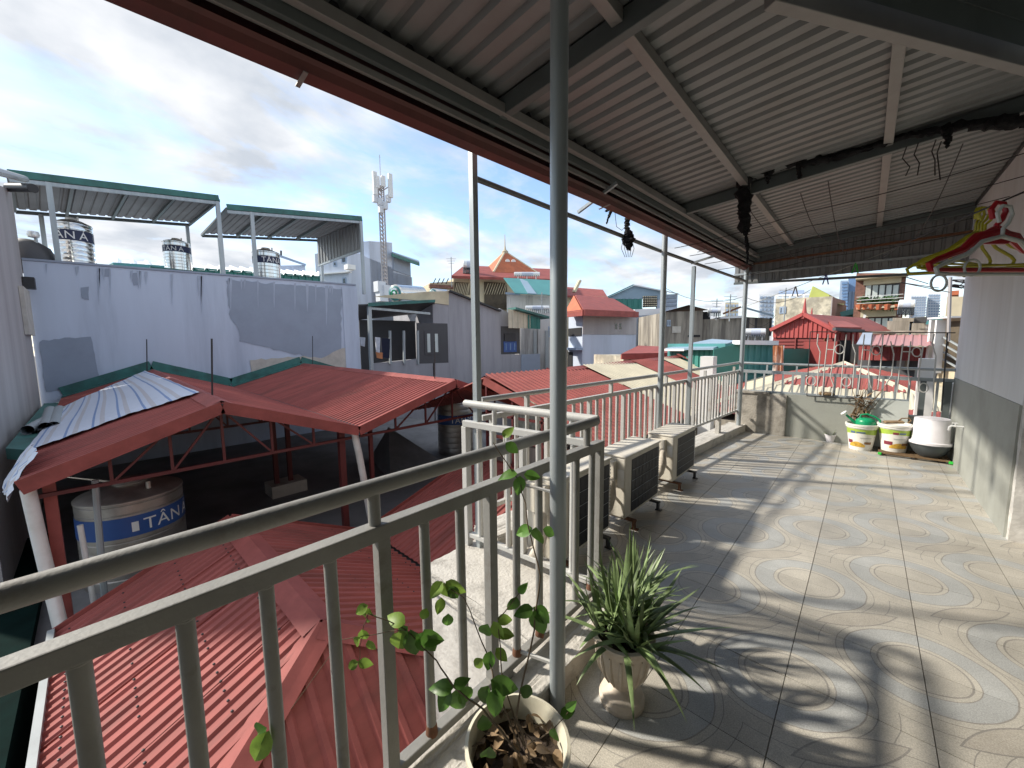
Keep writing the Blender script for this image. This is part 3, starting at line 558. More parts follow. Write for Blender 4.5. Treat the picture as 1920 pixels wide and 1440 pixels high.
VR = thing('valley_roof', 'red corrugated roof rising right of the hip roof beyond its dark valley', 'roof', (-4, 4, -1.2))
v0, v1 = V3(-5.9, 2.86, -1.46), V3(-2.4, 2.86, -1.46); w0_, w1_ = V3(-5.9, 5.15, -.72), V3(-2.4, 5.15, -.72); x0_, x1_ = V3(-5.9, 7.5, -1.4), V3(-2.4, 7.5, -1.4)
sheet3([v0, v1, w1_, w0_], (0, 2.3, .74), **kw).build('roof_sheet', 'red_roof', VR, recalc=False); sheet3([x0_, x1_, w1_, w0_], (0, -2.3, .74), **kw).build('roof_sheet', 'red_roof', VR, recalc=False)
capstrip(w0_, w1_, .13, 'red_trim', VR); MB().bar(v0+V3(-.3, -.02, -.03), v1+V3(0, -.02, -.03), .10, .015).build('valley_gutter', 'dark_metal', VR)
MB().bar(v0+V3(-.01, 0, .02), w0_+V3(-.01, 0, .02), .02, .09).build('verge_trim', 'red_trim', VR)

# two gables between the hip roof and the blue wall
DW = -14.38
GA = thing('gable_roof', 'red corrugated gable roof partly covered by a striped sheet', 'roof', (-10, 1, .3)); GB = thing('gable_roof', 'red corrugated gable roof between the striped sheet and the grey house', 'roof', (-10, 4.8, .3))
xf = -6.0
LA, RA_, VL, RBg, RE = (-.59, .30), (1.06, .88), (2.82, .27), (4.85, .88), (6.75, .22)
def P(x, yz, dz=0): return V3(x, yz[0], yz[1]+dz)
bk = .10
for par, e, r_, rib in ((GA, LA, RA_, (0, 1.65, .58)), (GA, VL, RA_, (0, -1.76, .61)), (GB, VL, RBg, (0, 2.03, .61)), (GB, RE, RBg, (0, -1.9, .66))):
    sheet3([P(xf, e), P(DW, e, bk), P(DW, r_, bk), P(xf, r_)], rib, pitch=.115, h=.02, flat=.55, rise=.14).build('roof_sheet', 'red_roof', par, recalc=False)
    MB().bar(P(xf+.03, e, -.045), P(xf+.03, r_, -.045), .03, .15).build('barge_board', 'red_trim', par)
capstrip(P(xf, RA_), P(DW, RA_, bk), .15, 'red_trim', GA); capstrip(P(xf, RBg), P(DW, RBg, bk), .15, 'red_trim', GB)
MB().bar(P(xf, VL, .012), P(DW, VL, bk+.012), .07, .012).build('valley_gutter', 'dark_metal', GB)
for par, ya, yr, yc, zr, x in ((GA, -.5, 1.06, 2.75, .80, -6.12), (GB, 2.9, 4.85, 6.7, .80, -6.12), (GB, 2.9, 4.85, 6.7, .80, -8.6), (GA, -.5, 1.06, 2.75, .8, -8.8)):
    zc = .10; h = zr-zc
    MB().bar((x, ya, zc), (x, yc, zc), .04, .04).build('truss_chord', 'red_steel', par)
    for f in (-.66, -.33, 0, .33, .66):
        yy = yr+f*((yr-ya) if f < 0 else (yc-yr)); zt = zr-abs(f)*.56; MB().bar((x, yy, zc), (x, yy, zt), .03, .03).build('truss_strut', 'red_steel', par)
        if abs(f) > .1: f2 = f-math.copysign(.33, f); y2 = yr+f2*((yr-ya) if f2 < 0 else (yc-yr)); MB().bar((x, yy, zc), (x, y2, zr-abs(f2)*.56), .025, .025).build('truss_brace', 'red_steel', par)
def roofpost(x, y, label, sz=.09, m='red_steel', z1=.25, z0=-1.46): return tag(MB().box(x-sz/2, x+sz/2, y-sz/2, y+sz/2, z0, z1).build('roof_post', m), label, 'post', 'posts under the red gable roofs')
roofpost(-6.2, -.42, 'red steel post at the left corner under the striped sheet', m='red_trim')
q = PZ(640, 992, -1.45); roofpost(-6.2, 2.62, 'red steel post below the valley of the two gable roofs'); roofpost(-6.2, 3.12, 'thin red steel post right of the white downpipe', .06)
for px, lb in ((519, 'left of two dark red posts on a concrete block'), (545, 'right of two dark red posts on a concrete block')): q = PX(px, 900, -8.8); roofpost(-8.8, q[1], lb, .08)
q0, q1 = PX(519, 900, -8.8), PX(545, 900, -8.8); tag(MB().box(-9.1, -8.6, q0[1]-.15, q1[1]+.25, -1.46, -1.22).build('concrete_block', 'render_raw'), 'small concrete footing under the two dark red posts', 'block')
tag(MB().tube([(-6.12, 2.80, .22), (-6.1, 2.86, -.2), (-6.05, 3.0, -1.46)], .055, 12).build('downpipe', 'pipe_white'), 'white plastic downpipe below the roof valley', 'pipe')
tag(MB().tube([(-6.1, -.55, .2), (-6.1, -.52, -.4), (-5.95, -.45, -1.35), (-5.75, -.3, -1.5)], .055, 12).build('downpipe', 'pipe_white'), 'white plastic downpipe at the left corner of the gable roof', 'pipe')
tag(MB().tube([(-6.3, -.25, -.35), (-6.25, -.22, -1.3), (-5.9, -.0, -1.45)], .025, 10).build('water_pipe', 'pipe_white'), 'thin white pipe left of the big blue banded tank', 'pipe'); tag(MB().tube([(-6.4, -.1, .1), (-6.35, -.12, -.6), (-6.3, -.14, -1.4)], .03, 8).build('stand_pipe', 'pipe_grey'), 'grey standpipe in the shade beside the big tank', 'pipe')
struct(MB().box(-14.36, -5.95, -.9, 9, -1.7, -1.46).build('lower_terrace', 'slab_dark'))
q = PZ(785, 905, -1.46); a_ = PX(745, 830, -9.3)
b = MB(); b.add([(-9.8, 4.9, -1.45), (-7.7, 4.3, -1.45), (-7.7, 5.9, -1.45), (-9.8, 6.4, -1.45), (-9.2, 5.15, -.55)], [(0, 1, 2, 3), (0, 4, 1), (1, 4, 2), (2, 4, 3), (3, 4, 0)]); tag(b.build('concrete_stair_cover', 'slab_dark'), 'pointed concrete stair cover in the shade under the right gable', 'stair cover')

# stainless tanks with printed band
def text_on_tank(s, c, R, z, h, a0, par, m='white'):
    a = a0; k = h/.72
    for ch in s:
        if ch != ' ': one_letter(ch, c, R, z, h, a, par, m)
        a += {'T': .62, 'Â': .70, 'N': .76, 'Á': .70, 'M': .86, 'Ỹ': .64, ' ': .22}[ch]*k/R
def one_letter(s, c, R, z, h, a0, par, m):
    cu = bpy.data.curves.new('t', 'FONT'); cu.body = s; cu.size = 1; ob = bpy.data.objects.new('t', cu); COL.objects.link(ob)
    bpy.context.view_layer.update(); dg = bpy.context.evaluated_depsgraph_get(); me = bpy.data.meshes.new_from_object(ob.evaluated_get(dg)); bpy.data.objects.remove(ob)
    b = bmesh.new(); b.from_mesh(me); bmesh.ops.triangulate(b, faces=b.faces[:]); bmesh.ops.subdivide_edges(b, edges=[e for e in b.edges if e.calc_length() > .25], cuts=2)
    mb = MB(); k = h/.72; b.verts.index_update(); 0
    mb.add([(c[0]+(R+.004)*math.cos(a0+v.co.x*k/R), c[1]+(R+.004)*math.sin(a0+v.co.x*k/R), z+v.co.y*k) for v in b.verts], [[v.index for v in f.verts] for f in b.faces]); b.free(); bpy.data.meshes.remove(me)
    return mb.build('letter', m, par, recalc=False)
def tank(c, R, H, label, m='stainless', band='navy', bz=(.62, .78), text=None, ta=0, lid=True, th=.6):
    c = V3(c); t = thing('water_tank', label, 'tank', c, 'stainless water tanks')
    prof = [(0, 0), (R, 0)]; k = 0; n = 9
    for i in range(n):
        z0, z1 = H*(.02+.90*i/n), H*(.02+.90*(i+1)/n); dz = z1-z0
        prof += [(R, z0+.12*dz), (R*1.0, z1-.22*dz), (R*.978, z1-.12*dz), (R*.978, z1-.06*dz), (R, z1)]
    prof += [(R*1.015, H*.925), (R*1.015, H*.94), (R*.98, H*.955), (R*.55, H*1.02), (R*.25, H*1.05), (0, H*1.055)]
    MB().lathe(prof, c, 40).build('shell', m, t)
    MB().lathe([(R*1.012, H*bz[0]), (R*1.012, H*bz[1])], c, 40).build('band', band, t)
    MB().lathe([(R*.32, H*1.03), (R*.34, H*1.06), (R*.30, H*1.085), (0, H*1.10)], c, 20).build('lid', 'stainless_dull', t); MB().tube([c+V3(R*.62, R*.3, H*1.0), c+V3(R*.62, R*.3, H*1.08)], R*.05, 8).build('vent', 'stainless_dull', t)
    if text: text_on_tank(text, c, R*1.012, c[2]+H*(bz[0]+(bz[1]-bz[0])*(1-th)/2), H*(bz[1]-bz[0])*th, ta, t)
    return t
TA = (-7.25, .20, -1.46)
t = tank(TA, .53, 1.20, 'large steel water tank with blue band under the striped sheet roof', 'stainless_dull', 'tank_blue', (.56, .78), 'TÂN Á', .12); 
c = V3(TA); mb = MB(); vs = [c+V3(.545*math.cos(a), .545*math.sin(a), z) for a in (-.08, -.02, .04) for z in (.735, .86)]; mb.add(vs, [(0, 2, 3, 1), (2, 4, 5, 3)]); mb.build('sticker', 'white', t)
TB = PX(845, 850, -8.4); tank((-8.6, TB[1]+.35, -1.46), .50, 1.55, 'dark water tank with blue band under the right gable roof', 'stainless_dull', 'tank_blue', (.55, .72), 'TÂN MỸ', -.95)

# striped plastic sheet lying on the left roof, hanging over the corner
def slopeA(x, y): return LA[1]+(y-LA[0])*(RA_[1]-LA[1])/(RA_[0]-LA[0])+.02+bk*(xf-x)/(xf-DW)
outl = [(40, 838), (375, 737), (330, 715), (272, 697), (235, 715), (150, 740), (115, 790), (92, 810)]
mb = MB(); nx, ny = 34, 16; vs = []; uv = []; rr_ = random.Random(5)
def onA(px, py):
    d = ray(px, py); n = unit(np.cross(V3(0, RA_[0]-LA[0], RA_[1]-LA[1]), V3(DW-xf, 0, bk))); return CAM+d*(np.dot(P(xf, LA, .03)-CAM, n)/np.dot(d, n))
c00, c10, c11, c01 = onA(45, 850), onA(372, 738), onA(272, 697), onA(118, 765)
for j in range(ny+1):
    for i in range(nx+1):
        f, h = i/nx, j/ny; p_ = (c00*(1-f)+c10*f)*(1-h)+(c01*(1-f)+c11*f)*h
        p_ = p_+V3(.10*math.sin(7*f+1), 0, 0)*(1-h)+V3(0, 0, .02+.010*abs(math.sin(9*f+3*h))+rr_.uniform(0, .012)); vs.append(p_); uv.append((f*6.5+.08*math.sin(5*h+3*f), h))
mb.add(vs, [(j*(nx+1)+i, j*(nx+1)+i+1, (j+1)*(nx+1)+i+1, (j+1)*(nx+1)+i) for j in range(ny) for i in range(nx)]); mb.smooth = True
def with_uv(o, uv):
    l = o.data.uv_layers.new(name='UVMap')
    for lp in o.data.loops: l.data[lp.index].uv = uv[lp.vertex_index]
    return o
TS = thing('striped_sheet', 'blue and white striped plastic sheet draped over the red gable roof', 'sheet', c00)
with_uv(mb.build('sheet', 'striped_tarp', TS, recalc=False), uv)
mb = MB(); vs = []; uv = []; drop = [(50, 842), (20, 862), (8, 890), (2, 915), (18, 935), (40, 940)]
for i in range(13):
    f = i/12
    for j in range(9):
        h = j/8; a = PX(60-52*math.sin(h*1.6)+f*10, 830+20*f+92*h, -6.15-1.0*(1-f)); vs.append(a+V3(rr_.uniform(-.02, .02), rr_.uniform(-.02, .02), 0)); uv.append((f*2.2, h))
mb.add(vs, [(i*9+j, (i+1)*9+j, (i+1)*9+j+1, i*9+j+1) for i in range(12) for j in range(8)]); mb.smooth = True; with_uv(mb.build('hanging_corner', 'striped_tarp', TS, recalc=False), uv)
# grey pipes lying on a flat dark roof left of the sheet
tag(MB().tower([(-13.9, -.85), (-8.0, -.85), (-7.6, -.62), (-9, -.25), (-13.9, -.2)], .2, .34).build('flat_canopy', 'flash_green'), 'flat green canopy carrying pipe offcuts by the striped sheet', 'canopy')
pl = [((52, 812), (120, 745), .07), ((80, 760), (92, 748), .08), ((95, 758), (108, 745), .08), ((72, 782), (90, 760), .03), ((80, 790), (118, 752), .025)]
for (a_, b2, r_), lb in zip(pl, ('long grey plastic pipe offcut on the green canopy', 'short fat grey pipe offcut beside the long pipe', 'second short fat grey pipe offcut next to the wall', 'thin white pipe offcut lying across', 'thin pipe offcut parallel to the long pipe')):
    p_, q_ = PZ(*a_, .36), PZ(*b2, .36); p_ = PX(*a_, -9.0); q_ = PX(*b2, -11.5); p_[2] = q_[2] = .34+r_; tag(MB().tube([p_, q_], r_, 12, caps=False).build('pipe_offcut', 'pipe_grey'), lb, 'pipe', 'pipe offcuts by the striped sheet')
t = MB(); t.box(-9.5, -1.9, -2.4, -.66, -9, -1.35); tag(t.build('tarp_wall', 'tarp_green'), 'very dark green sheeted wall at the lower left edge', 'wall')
for k, (px, py0, py1, D) in enumerate(((275, 636, 692, -13.9), (397, 635, 745, -7.0), (586, 630, 680, -13.9), (815, 640, 718, -6.6))):
    a_, b2 = PX(px, py1, D), PX(px, py0, D); tag(MB().tube([a_-V3(0, 0, .1), b2], .012, 6).build('lightning_rod', 'dark_metal'), ('thin dark rod at the peak of the left green flashing', 'thin dark rod on the ridge beside the striped sheet', 'thin dark rod at the peak of the right green flashing', 'thin dark rod on the right gable in front of the grey house')[k], 'rod', 'lightning rods on the roofs')

# ------------------------------------------------------------------ blue building behind the gables
BW = thing('blue_building', 'long pale blue rendered building wall behind the red gables', 'building', (-17, 3, -1))
z_l, z_r = 3.62, 3.86
MB().tower([(-20.5, -.92), (-14.4, -.92), (-14.4, 6.96), (-20.5, 6.96)], -9.4, [z_l, z_l, z_r, z_r]).build('wall', 'wall_blue', BW)
def wallpoly(pts, nm, m, off=.012, X=-14.4, par=BW, seed=0, jag=2.0):
    r_ = random.Random(seed); Q = []
    for (a_, b2) in zip(pts, pts[1:]+pts[:1]):
        n = max(1, int(math.hypot(b2[0]-a_[0], b2[1]-a_[1])/9))
        for i in range(n): f = i/n; Q.append(PX(a_[0]+(b2[0]-a_[0])*f+r_.uniform(-jag, jag), a_[1]+(b2[1]-a_[1])*f+r_.uniform(-jag, jag), X+off))
    n = len(Q); mb = MB(); mb.add(Q, [tuple(range(n))]); b = mb.build(nm, m, par, recalc=False); bm = bmesh.new(); bm.from_mesh(b.data); bmesh.ops.triangulate(bm, faces=bm.faces[:]); bm.to_mesh(bm and b.data); bm.free(); return b
wallpoly([(425, 525), (640, 542), (640, 672), (588, 672), (450, 640), (445, 610), (432, 600)], 'grey_patch', 'patch_grey', seed=1)
wallpoly([(72, 640), (140, 632), (172, 633), (178, 665), (185, 705), (150, 722), (85, 735)], 'grey_patch', 'patch_grey', seed=2)
wallpoly([(470, 675), (520, 672), (560, 668), (600, 672), (632, 655), (668, 652), (668, 700), (590, 690), (470, 702)], 'bare_render', 'render_raw', .02, seed=3)
for q in ([(152, 540), (167, 538), (166, 562), (153, 560)], [(192, 505), (206, 504), (205, 519), (194, 518)], [(248, 513), (257, 512), (260, 533), (250, 536)]): wallpoly(q, 'grey_patch', 'patch_grey', seed=4, jag=1)
_dr = random.Random(31)
for k in range(26):
    x = _dr.uniform(80, 625); y0 = 493+(x-60)*.0775; L_ = _dr.uniform(12, 75); w_ = _dr.uniform(1.2, 3.2)
    wallpoly([(x-w_, y0), (x+w_, y0), (x+w_*.5, y0+L_*.6), (x, y0+L_), (x-w_*.6, y0+L_*.5)], 'drip_stain', 'drip', .016, seed=k, jag=.5)
MB().box(-14.62, -14.37, 6.42, 6.99, -9.4, z_r-.1).build('pilaster', 'wall_blue', BW)
MB().bar((-14.45, -.92, z_l+.03), (-14.45, 6.96, z_r+.03), .16, .05).build('coping', 'patch_grey', BW)
FG = thing('green_flashing', 'zigzag green waterproof flashing where the red roofs meet the blue wall', 'flashing', (DW, 3, 1))
for a_, b2 in ((LA, RA_), (RA_, VL), (VL, RBg), (RBg, RE)):
    p_, q_ = P(DW+.012, a_, bk+.13), P(DW+.012, b2, bk+.13); MB().bar(p_, q_, .025, .26).build('strip', 'flash_green', FG); MB().bar(p_+V3(.13, 0, -.10), q_+V3(.13, 0, -.10), .25, .02).build('foot_strip', 'flash_green', FG)
CP = [('left green edged sheet metal canopy on the roof of the blue building', (15, 325), (410, 372), -14.6, (28, 392), (372, 415), -18.2, 4), ('right green edged sheet metal canopy on the roof of the blue building', (425, 388), (678, 410), -14.6, (378, 438), (597, 452), -18.2, 4)]
for lb, a_, b2, D1, c_, d_, D2, n in CP:
    A, B, Cc, Dd = PX(*a_, D1), PX(*b2, D1), PX(*c_, D2), PX(*d_, D2); Dd = A+(B-A)+(Cc-A); t = thing('roof_canopy', lb, 'canopy', (A+B)/2, 'canopies on the blue building')
    sheet3([A, B, Dd, Cc], Cc-A, pitch=.2, h=.03).build('sheet', 'canopy_under', t, recalc=False)
    MB().bar(A+V3(.02, 0, .0), B+V3(.02, 0, .0), .05, .16).build('fascia', 'flash_green', t); MB().bar(A-V3(.0, 0, .14), B-V3(0, 0, .14), .06, .08).build('front_beam', 'post_steel', t); MB().bar(Cc-V3(0, 0, .08), Dd-V3(0, 0, .08), .07, .09).build('rear_beam', 'beam_grey', t)
    for k in range(n+1): f = k/n; MB().bar(A+(B-A)*f-V3(0, 0, .06), Cc+(Dd-Cc)*f-V3(0, 0, .06), .06, .08).build('rafter', 'beam_grey', t)
    for f, PA, PB in ((.15, A, B), (.99, A, B), (.12, Cc, Dd), (.98, Cc, Dd)):
        q = PA+(PB-PA)*f; MB().box(q[0]-.05, q[0]+.05, q[1]-.05, q[1]+.05, 3.6, q[2]-.1).build('post', 'post_steel', t)
A, Dd = PX(678, 410, -14.6), PX(597, 452, -18.2)
t = thing('side_screen', 'grey corrugated side screen hanging from the right canopy', 'screen', (A+Dd)/2); q = A+V3(-3.6, -.3, -.15); sheet3([A-V3(0, 0, .1), q, q-V3(0, 0, 1.15), A-V3(0, 0, 1.15)], (0, 0, 1), pitch=.25, h=.03).build('sheet', 'roof_under', t, recalc=False); MB().bar(A-V3(0, 0, 1.15), q-V3(0, 0, 1.15), .06, .08).build('bottom_bar', 'post_steel', t)
for (x, y, z), R, H, lb, tx, ta in (((-15.6, -.08, 3.6), .36, 1.30, 'tall shiny water tank under the left canopy', 'TÂN Á', -1.45), ((-16.6, 2.12, 4.05), .35, .95, 'shiny water tank between the two canopies', 'TÂN Á', -1.3), ((-15.6, 4.37, 3.75), .41, 1.15, 'shiny water tank lettered in white under the right canopy', 'TÂNÁ', -.62)):
    tank((x, y, z), R, H, lb, 'stainless', 'navy', (.60, .80), tx, ta, th=.75)
tag(MB().box(-17.1, -16.1, 1.4, 2.9, 3.6, 4.05).build('tank_stand', 'flash_green'), 'green painted stand carrying the middle water tank', 'stand')
t = thing('vent_fan', 'round white ventilator on a post beside the left canopy', 'ventilator', PX(62, 440, -14.7)); MB().lathe([(0, -.08), (.09, -.06), (.11, .0), (.09, .07), (0, .09)], PX(62, 440, -14.7), 14).build('head', 'steel_white', t); MB().tube([PX(66, 440, -14.75), PX(72, 492, -14.75)], .03, 8).build('post', 'post_steel', t)
t = thing('sack_pile', 'dark covered heap on the roof edge at the far left', 'heap', PX(55, 485, -14.9)); lumpyq = MB(); lumpyq.lathe([(0, -.5), (.42, -.5), (.48, -.2), (.36, .1), (.15, .25), (0, .28)], PX(52, 470, -14.9), 12); lumpyq.build('cover', 'house_dark', t)
LB = thing('grey_building', 'tall weathered grey concrete wall cut off by the left edge', 'building', (-10, -2, 0))
MB().tower([(-14.35, -.93), (-7.3, -.93), (-7.3, -1.35), (-14.35, -1.35)], -9.4, [5.15, 3.55, 3.55, 5.15]).build('wall', 'concrete_bld', LB)
MB().box(-14.2, -13.0, -.925, -.86, 1.9, 2.9).build('recessed_panel', 'render_raw', LB); MB().tube([(-13.6, -.9, 5.0), (-12.9, -.55, 4.9)], .09, 10).build('drain_pipe', 'dark_metal', LB); MB().tube([(-8.3, -1.0, 3.9), (-14.0, -.7, 5.35)], .07, 8).build('roof_pipe', 'pipe_grey', LB)
MB().box(-14.2, -13.9, -.92, -.75, 2.95, 3.2).build('drain_box', 'dark_metal', LB)
# long roof right of the gables with translucent sheets
ER_ = thing('long_roof', 'long red roof with pale translucent sheets beyond the long railing', 'roof', (-4, 9, .5))
rg0, rg1 = V3(-5.2, 4.9, .98), V3(-4.35, 16.0, 1.20); ev0, ev1 = V3(-2.55, 4.9, .10), V3(-2.3, 16.0, .25)
def seg(f0, f1, m, nm): sheet3([ev0+(ev1-ev0)*f0, ev0+(ev1-ev0)*f1, rg0+(rg1-rg0)*f1, rg0+(rg1-rg0)*f0], rg0-ev0, pitch=.13, h=.022).build(nm, m, ER_, recalc=False)
for f0, f1, m, nm in ((0, .27, 'red_roof', 'roof_sheet'), (.27, .47, 'beige_sheet', 'translucent_sheet'), (.47, .62, 'red_roof', 'roof_sheet'), (.62, .72, 'beige_sheet', 'translucent_sheet'), (.72, 1, 'red_roof', 'roof_sheet')): seg(f0, f1, m, nm)
sheet3([rg0, rg1, rg1+V3(-2.5, 0, -.9), rg0+V3(-2.5, 0, -.9)], (-2.5, 0, -.9), pitch=.13, h=.022).build('roof_sheet', 'red_roof', ER_, recalc=False); capstrip(rg0, rg1, .13, 'red_trim', ER_)
MB().bar(ev0+V3(0, -.02, -.05), rg0+V3(0, -.02, -.05), .03, .14).build('barge_board', 'red_trim', ER_)
for k in range(5): f = k/4; p_ = ev0+(rg0-ev0)*f; MB().bar((p_[0], 4.95, -.6), (p_[0], 4.95, p_[2]-.05), .04, .04).build('truss_strut', 'red_steel', ER_)
MB().bar((-5.2, 4.95, -.1), (-2.55, 4.95, -.1), .05, .05).build('truss_chord', 'red_steel', ER_); MB().bar((-5.2, 4.95, .3), (-3.2, 4.95, .3), .04, .04).build('truss_chord', 'red_steel', ER_)
tag(MB().box(-5.6, -2.5, 5.6, 9.8, -9, -.4).build('yard_house', 'old_concrete'), 'dim concrete house body under the long red roof', 'building')
tag(MB().box(-2.35, -2.12, 7.95, 8.2, -2, 1.33).build('white_pillar', 'white'), 'short white concrete pillar just outside the far corner', 'pillar')
tag(MB().box(.62, .80, 8.6, 8.8, -2, 1.32).build('white_pillar', 'white'), 'white rounded pillar behind the ornamental grille on the right', 'pillar'); tag(MB().box(.93, 1.2, 8.3, 8.6, -2, .98).build('white_pillar', 'white'), 'low white pillar beside the olive wall', 'pillar')
FH = thing('hip_roof', 'red and cream striped hip roof right beyond the far parapet', 'roof', (-.3, 11, .4))
ap = PY(1583, 680, 11.8); l0, r0b = V3(-2.6, 8.4, .22), V3(1.9, 8.4, .10); bl, br_ = V3(-3.6, 14.5, .2), V3(2.6, 14.5, .2)
def mixp(a, b, f): return a+(b-a)*f
for (a_, b2) in ((l0, r0b), (bl, l0), (r0b, br_)):
    for f0, f1, m, nm in ((0, .30, 'red_roof', 'roof_sheet'), (.30, .52, 'beige_sheet', 'translucent_sheet'), (.52, 1.0, 'red_roof', 'roof_sheet')):
        g0, g1 = 1-f1, 1-f0
        pts = [mixp(ap, a_, g0), mixp(ap, a_, g1), mixp(ap, b2, g1), mixp(ap, b2, g0)]; pts = pts if g0 > 0 else pts[:3]
        sheet3(pts, ap-(a_+b2)/2, pitch=.13, h=.02).build(nm, m, FH, recalc=False)
capstrip(ap, l0, .10, 'beige_sheet', FH, 'hip_cap'); capstrip(ap, r0b, .10, 'beige_sheet', FH, 'hip_cap')
tag(MB().box(-3.4, 2.4, 8.5, 14.4, -9, .05).build('yard_house', 'old_concrete'), 'house body hidden below the striped hip roof', 'building')
# ------------------------------------------------------------------ background houses
class Fac:
    """upright house front through two picture columns at given distances"""
    def __init__(s, x0, r0, x1, r1):
        s.x0, s.x1 = x0, x1; s.A, s.B = PR(x0, 640, r0), PR(x1, 640, r1); s.A[2] = s.B[2] = 0; s.t = unit(s.B-s.A); s.n = V3(s.t[1], -s.t[0], 0)
        if np.dot(s.n, CAM*[1, 1, 0]-s.A) < 0: s.n = -s.n
    def p(s, x, y, off=0): d = ray(x, y); P0 = s.A+s.n*off; return CAM+d*(np.dot(P0-CAM, s.n)/np.dot(d, s.n))
    def box(s, x0, y0, x1, y1, nm, m, par, th=.08, off=-.03):
        ym = (y0+y1)/2; xm = (x0+x1)/2; p, q = s.p(x0, ym), s.p(x1, ym); a, b = np.dot(p-s.A, s.t), np.dot(q-s.A, s.t); z0, z1 = sorted((s.p(xm, y0)[2], s.p(xm, y1)[2])); c = s.A+s.t*(a+b)/2+s.n*(off+th/2)+V3(0, 0, (z0+z1)/2)
        return MB().obox(c, s.t, s.n, (0, 0, 1), abs(b-a), th, z1-z0).build(nm, m, par)
    def quad(s, pts, off=0): return [s.p(x, y, off) for x, y in pts]
    def slab(s, pts, nm, m, par, th=.05, off=.0): return MB().prism(s.quad(pts, off), s.n*th).build(nm, m, par)
    def block(s, depth, y0, y1, nm, m, par, x0=None, x1=None, z0=-9.4, back=0):
        x0 = s.x0 if x0 is None else x0; x1 = s.x1 if x1 is None else x1; a, b = s.p(x0, y0), s.p(x1, y1); c, d = b-s.n*depth, a-s.n*depth
        return MB().tower([a, b, c, d], z0, [a[2], b[2], b[2]+back, a[2]+back]).build(nm, m, par)
    def corr(s, pts, nm, m, par, rib=(0, 0, 1), off=.03, pitch=.3, h=.05): return sheet3(s.quad(pts, off), rib, pitch=pitch, h=h).build(nm, m, par, recalc=False)
    def window(s, x0, y0, x1, y1, par, m='glass_dark', frame='white', fr=.06, panes=1):
        o = s.box(x0, y0, x1, y1, 'window', frame, par, .06, -.02); n = panes
        ym = (y0+y1)/2; xm = (x0+x1)/2; p, q = s.p(x0, ym), s.p(x1, ym); a, b = sorted((np.dot(p-s.A, s.t), np.dot(q-s.A, s.t))); z0, z1 = sorted((s.p(xm, y0)[2], s.p(xm, y1)[2])); w = (b-a)/n
        for k in range(n): MB().obox(s.A+s.t*(a+w*(k+.5))+s.n*.045+V3(0, 0, (z0+z1)/2), s.t, s.n, (0, 0, 1), w-2*fr, .02, z1-z0-2*fr).build('pane', m, o)
        return o
def poly3(pts, nm, m, par, th=.06): P_ = [V3(p) for p in pts]; n = unit(np.cross(P_[1]-P_[0], P_[2]-P_[0])); n = n if n[2] > 0 else -n; return MB().prism(P_, n*th).build(nm, m, par)
def solar(px0, px1, py0, py1, r, label, ax=1.0):
    """roof water heater: horizontal drum on a stand with tubes"""
    c0, c1 = PR(px0, (py0+py1)/2, r), PR(px1, (py0+py1)/2, r*ax); h = PR(px0, py0, r)[2]-PR(px0, py1, r)[2]; R = h*.5; t = thing('solar_heater', label, 'water heater', (c0+c1)/2-V3(0, 0, R*2.4), 'solar water heaters on the roofs')
    L = np.linalg.norm(c1-c0); ax_ = unit(c1-c0); MB().lathe([(0, 0), (R*.8, 0), (R, R*.15), (R, L-R*.15), (R*.8, L), (0, L)], c0, 20, axis=ax_).build('drum', 'steel_white', t); MB().lathe([(R*1.01, L*.3), (R*1.01, L*.75)], c0, 20, axis=ax_).build('drum_label', 'house_blue', t)
    sd = unit(np.cross(ax_, V3(0, 0, 1))); sd = sd if np.dot(sd, CAM-c0) > 0 else -sd
    for f in (.15, .5, .85):
        q = c0+(c1-c0)*f; MB().bar(q-V3(0, 0, R), q+sd*R*2.2-V3(0, 0, R*2.4), .05, .05).build('leg', 'steel_white', t); MB().bar(q-V3(0, 0, R), q-sd*R*1.0-V3(0, 0, R*2.4), .05, .05).build('leg', 'steel_white', t)
    tb = MB()
    for k in range(12): q = c0+(c1-c0)*((k+.5)/12); tb.tube([q+sd*R*.6-V3(0, 0, R*.6), q+sd*R*2.4-V3(0, 0, R*2.2)], R*.10, 6)
    tb.build('glass_tubes', 'glass_dark', t); return t
# grey house
f = Fac(690, 18.2, 985, 21.5); HG = thing('grey_house', 'grey rendered house with open dark loggia behind the red gable', 'house', f.A)
f.block(7, 546, 584, 'wall', 'house_grey', HG, 840, 937); f.block(7, 566, 566, 'wall', 'house_grey', HG, 811, 840.3); f.block(7, 578, 588, 'wall', 'house_grey', HG, 937, 956); f.block(.3, 682, 670, 'parapet', 'house_grey', HG, 697, 811); f.block(3, 664, 666, 'wall', 'house_grey', HG, 956, 1012)
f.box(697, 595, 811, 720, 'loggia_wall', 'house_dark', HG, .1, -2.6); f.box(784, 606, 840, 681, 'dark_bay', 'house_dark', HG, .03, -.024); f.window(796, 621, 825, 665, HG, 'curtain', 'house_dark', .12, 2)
f.slab([(700, 556), (800, 547), (841, 546), (841, 572), (812, 568), (812, 566)], 'side_wall', 'cream_wall', HG, .04, .002)  # beige slab paints sunlight onto the side of the grey house
f.box(939, 612, 975, 664, 'window_opening', 'house_dark', HG, .03, -.024); f.window(944, 640, 968, 660, HG, 'glass_blue', 'tank_blue', .1, 3); f.box(945, 625, 965, 640, 'grille', 'dark_metal', HG, .04, .06)
f.corr([(953, 579), (1000, 592), (1000, 616), (953, 615)], 'awning_sheet', 'beige_sheet', HG, off=.5, pitch=.35); f.corr([(990, 590), (1013, 597), (1013, 617), (990, 616)], 'awning_sheet', 'green_sheet', HG, off=.55, pitch=.35); f.slab([(952, 578), (1014, 595), (1014, 599), (952, 582)], 'awning_edge', 'flash_green', HG, .8, .0)
